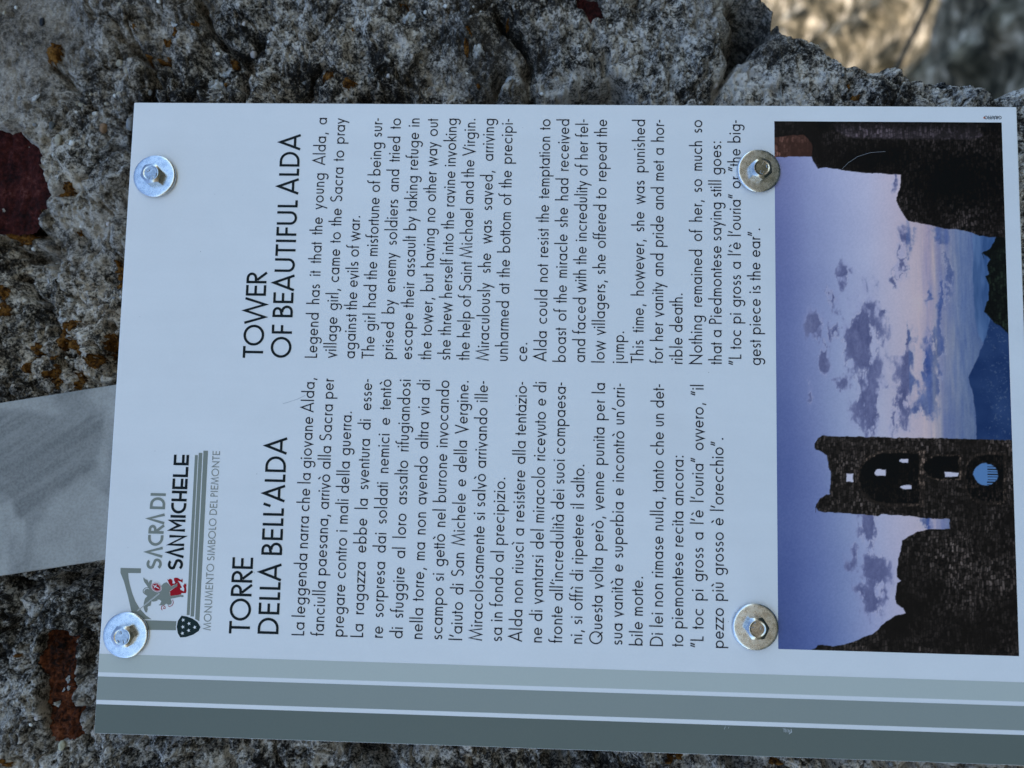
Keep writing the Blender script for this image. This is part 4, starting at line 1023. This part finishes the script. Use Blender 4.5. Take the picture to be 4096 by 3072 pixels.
def bolt(u, v, ang, tilt, tang, label, mark_ang, WR=10.3):
    root = empty('hex_bolt', W(u, v, 0))
    tag(root, label, 'bolt', 'bolts holding the board')
    c0 = np.array(W(u, v, 0))
    tx = Matrix.Rotation(math.radians(tilt), 3, Vector((math.cos(math.radians(tang)), 0, math.sin(math.radians(tang)))))
    TX = np.array(tx)
    def put(vs_): return vs_ / 1000.0 @ TX.T + c0
    prof = [(WR - .9, -.35), (WR - .3, -.5), (WR, -.95), (WR, -1.45), (WR - .25, -1.85), (WR - .75, -2.02), (WR - 1.3, -2.06), (3.3, -2.1)]
    vs_, fs = lathe(prof, 72)
    o = mesh_obj('washer', put(vs_), fs, M['zinc'], root, True)
    # hexagonal head with a turned chamfer
    AF = 4.65; hh = 3.7
    seg = 72
    vs_, fs = [], []
    rings = [(-2.12, None), (-2.12 - hh + .55, None)]
    def hexr(a):
        k_ = (a - math.radians(ang)) % (math.pi / 3)
        return AF / math.cos(k_ - math.pi / 6)
    levels = []
    for z in (-2.12, -2.3):
        levels.append([(hexr(2 * math.pi * i / seg), z) for i in range(seg)])
    # chamfer meets each flat in a curve: the further out the corner, the lower it is cut
    levels.append([(hexr(2 * math.pi * i / seg), -2.12 - hh + .5 + (hexr(2 * math.pi * i / seg) - AF) * .62) for i in range(seg)])
    levels.append([(3.75, -2.12 - hh)] * seg)
    levels.append([(3.5, -2.12 - hh - .03)] * seg)
    levels.append([(2.9, -2.12 - hh + .10)] * seg)
    for lv in levels:
        for i, (r, z) in enumerate(lv):
            a = 2 * math.pi * i / seg
            vs_.append((r * math.cos(a), z, r * math.sin(a)))
    for j in range(len(levels) - 1):
        for i in range(seg):
            a, b_ = j * seg + i, j * seg + (i + 1) % seg
            fs.append((a, b_, b_ + seg, a + seg))
    fs.append(tuple(range((len(levels) - 1) * seg, len(levels) * seg)))
    vs_ = np.array(vs_)
    o = mesh_obj('bolt_head', put(vs_), fs, M['steel'], root, False)
    o.data.polygons.foreach_set('use_smooth', np.array([False] * len(o.data.polygons)))
    # raised strength grade and letters on the head
    bmv, bmf = [], []
    for s, cx, cy, rot_ in (('88', -1.1, 1.9, 0), ('K', -2.0, -1.6, -150), ('E', 0, -2.3, 180), ('I', 1.8, -1.9, 150)):
        x = 0
        for ch in s:
            st, wd, l, r = glyph(ch, .2)
            for q_ in st:
                pp, ff = ribbon(q_, .24)
                b0 = len(bmv); n_ = len(pp)
                ra = math.radians(mark_ang); rr = math.radians(rot_)
                for z in (-2.12 - hh + .12, -2.12 - hh - .20 - .01 * (len(bmv) % 7)):
                    for p_ in pp:
                        lx, ly = (p_[0] + x - .25) * 1.35, (p_[1] - .5) * 1.35
                        lx, ly = lx * math.cos(rr) - ly * math.sin(rr) + cx, lx * math.sin(rr) + ly * math.cos(rr) + cy
                        bmv.append((lx * math.cos(ra) - ly * math.sin(ra), z, lx * math.sin(ra) + ly * math.cos(ra)))
                for f in ff:
                    bmf.append(tuple(b0 + n_ + i for i in f[::-1]))
                half = n_ // 2
                for i in range(half - 1):
                    bmf.append((b0 + i, b0 + i + 1, b0 + n_ + i + 1, b0 + n_ + i))
                    bmf.append((b0 + half + i + 1, b0 + half + i, b0 + n_ + half + i, b0 + n_ + half + i + 1))
            x += wd + .14
    mesh_obj('head_marking', put(np.array(bmv)), bmf, M['steel'], root)
    return root
ws = D['washers']
bolt(*ws[0], 30 + 12, 1.2, 40, "bright bluish bolt and washer at the board's top corner above the English heading", -60)
bolt(*ws[1], 30 + 2, 4.0, 10, "dull grey bolt and washer at the board's top corner overlapping the emblem", -75)
bolt(*ws[2], 0 + 8, 3.5, 0, "greenish grey bolt and washer overlapping a corner of the printed photo", 70)
bolt(*ws[3], 30 + 4, 1.2, 180, "pale brushed bolt and washer below the Italian text, beside the printed photo", 170)

# ------------------------------------------------------------------ ground beyond and in front of the wall
mt, n, b = newmat('dry_stony_ground')
co = coords(n)
g1 = noise(n, 7, 4, .55, dist=.2); g2 = noise(n, 24, 4, .6, dist=.1)
k = math_(n, 'ADD', math_(n, 'MULTIPLY', g1, .6), math_(n, 'MULTIPLY', g2, .4))
gcol = ramp(n, k, [(.40, (.03, .025, .014)), (.475, (.085, .068, .04)), (.545, (.25, .192, .115)), (.63, (.70, .565, .385))])
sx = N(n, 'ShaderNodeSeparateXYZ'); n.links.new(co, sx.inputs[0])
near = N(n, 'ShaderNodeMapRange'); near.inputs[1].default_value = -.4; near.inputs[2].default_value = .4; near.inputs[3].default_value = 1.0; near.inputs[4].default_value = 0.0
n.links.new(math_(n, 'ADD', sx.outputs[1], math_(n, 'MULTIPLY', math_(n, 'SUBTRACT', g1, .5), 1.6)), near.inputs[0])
shade_band = ramp(n, g2, [(.38, (.028, .03, .016)), (.55, (.075, .072, .042)), (.68, (.17, .15, .10))])  # unseen ground in front, coloured darker to dim what the bolts reflect
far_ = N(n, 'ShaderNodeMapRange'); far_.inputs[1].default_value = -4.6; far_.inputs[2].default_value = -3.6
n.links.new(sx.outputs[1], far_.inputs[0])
n.links.new(mix(n, math_(n, 'MULTIPLY', near.outputs[0], far_.outputs[0]), gcol, shade_band), b.inputs['Base Color'])
b.inputs['Roughness'].default_value = .95; b.inputs['Specular IOR Level'].default_value = .1
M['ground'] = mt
def axis_m(a, b, step, lo_, hi_, grow=1.3):
    mid2 = list(np.arange(a, b, step)); lo2 = []; x = a; s = step
    while x > lo_: s *= grow; x -= s; lo2.append(x)
    hi2 = []; x = mid2[-1]; s = step
    while x < hi_: s *= grow; x += s; hi2.append(x)
    return np.array(lo2[::-1] + mid2 + hi2)
gx = axis_m(.4, 3.6, .02, -60, 60); gy = axis_m(1.2, 5.8, .02, -60, 60)
GX, GY = np.meshgrid(gx, gy)
loc_ = sst(.2, .5, GX) * sst(0, .5, GY + .2) * (1 - sst(5, 10, np.hypot(GX - 1.5, GY - 3)))
d_, i_ = worley(GX + fbm(GX, GY, .12, 3, 211) * .04, GY, .17, 210)
GZ = (fbm(GX, GY, .6, 4, 201) * .06 + np.clip(.55 - d_, 0, 1) * .16 * (i_ > .35) + fbm(GX, GY, .07, 3, 205) * .02) * loc_
gvv = np.stack([GX, GY, GZ - .0], -1).reshape(-1, 3)
nc_ = GX.shape[1]
I, J = np.meshgrid(np.arange(GX.shape[0] - 1), np.arange(nc_ - 1), indexing='ij'); q = (I * nc_ + J).ravel()
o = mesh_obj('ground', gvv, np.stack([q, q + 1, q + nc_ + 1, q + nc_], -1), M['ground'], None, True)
tag(o, kind='structure')

# dead stem leaning in front of the sunlit ground
def tube(pts, r0, r1, seg=8):
    vs_, fs = [], []
    pts = [Vector(p_) for p_ in pts]
    for i, p_ in enumerate(pts):
        t = (pts[min(i + 1, len(pts) - 1)] - pts[max(i - 1, 0)]).normalized()
        a = t.orthogonal().normalized(); b_ = t.cross(a)
        r = r0 + (r1 - r0) * i / (len(pts) - 1)
        for s_ in range(seg):
            an = 2 * math.pi * s_ / seg
            vs_.append((p_ + a * r * math.cos(an) + b_ * r * math.sin(an))[:])
    for i in range(len(pts) - 1):
        for s_ in range(seg):
            x = i * seg + s_; y = i * seg + (s_ + 1) % seg
            fs.append((x, y, y + seg, x + seg))
    return vs_, fs
M['stem'] = rough_mat('dead_stem', [(.35, (.03, .027, .022)), (.6, (.10, .09, .07))], 300, 60, .0005)
tv_, tf_ = tube([(2.3, 1.3, 0.0), (1.5, 1.2, .37), (.89, 1.142, .65), (.75, 1.14, .716), (.58, 1.13, .79)], .007, .0045)
o = mesh_obj('dead_stem', tv_, tf_, M['stem'], None, True)
tag(o, 'thin dark dead stem leaning across the blurred sunlit ground', 'stem')
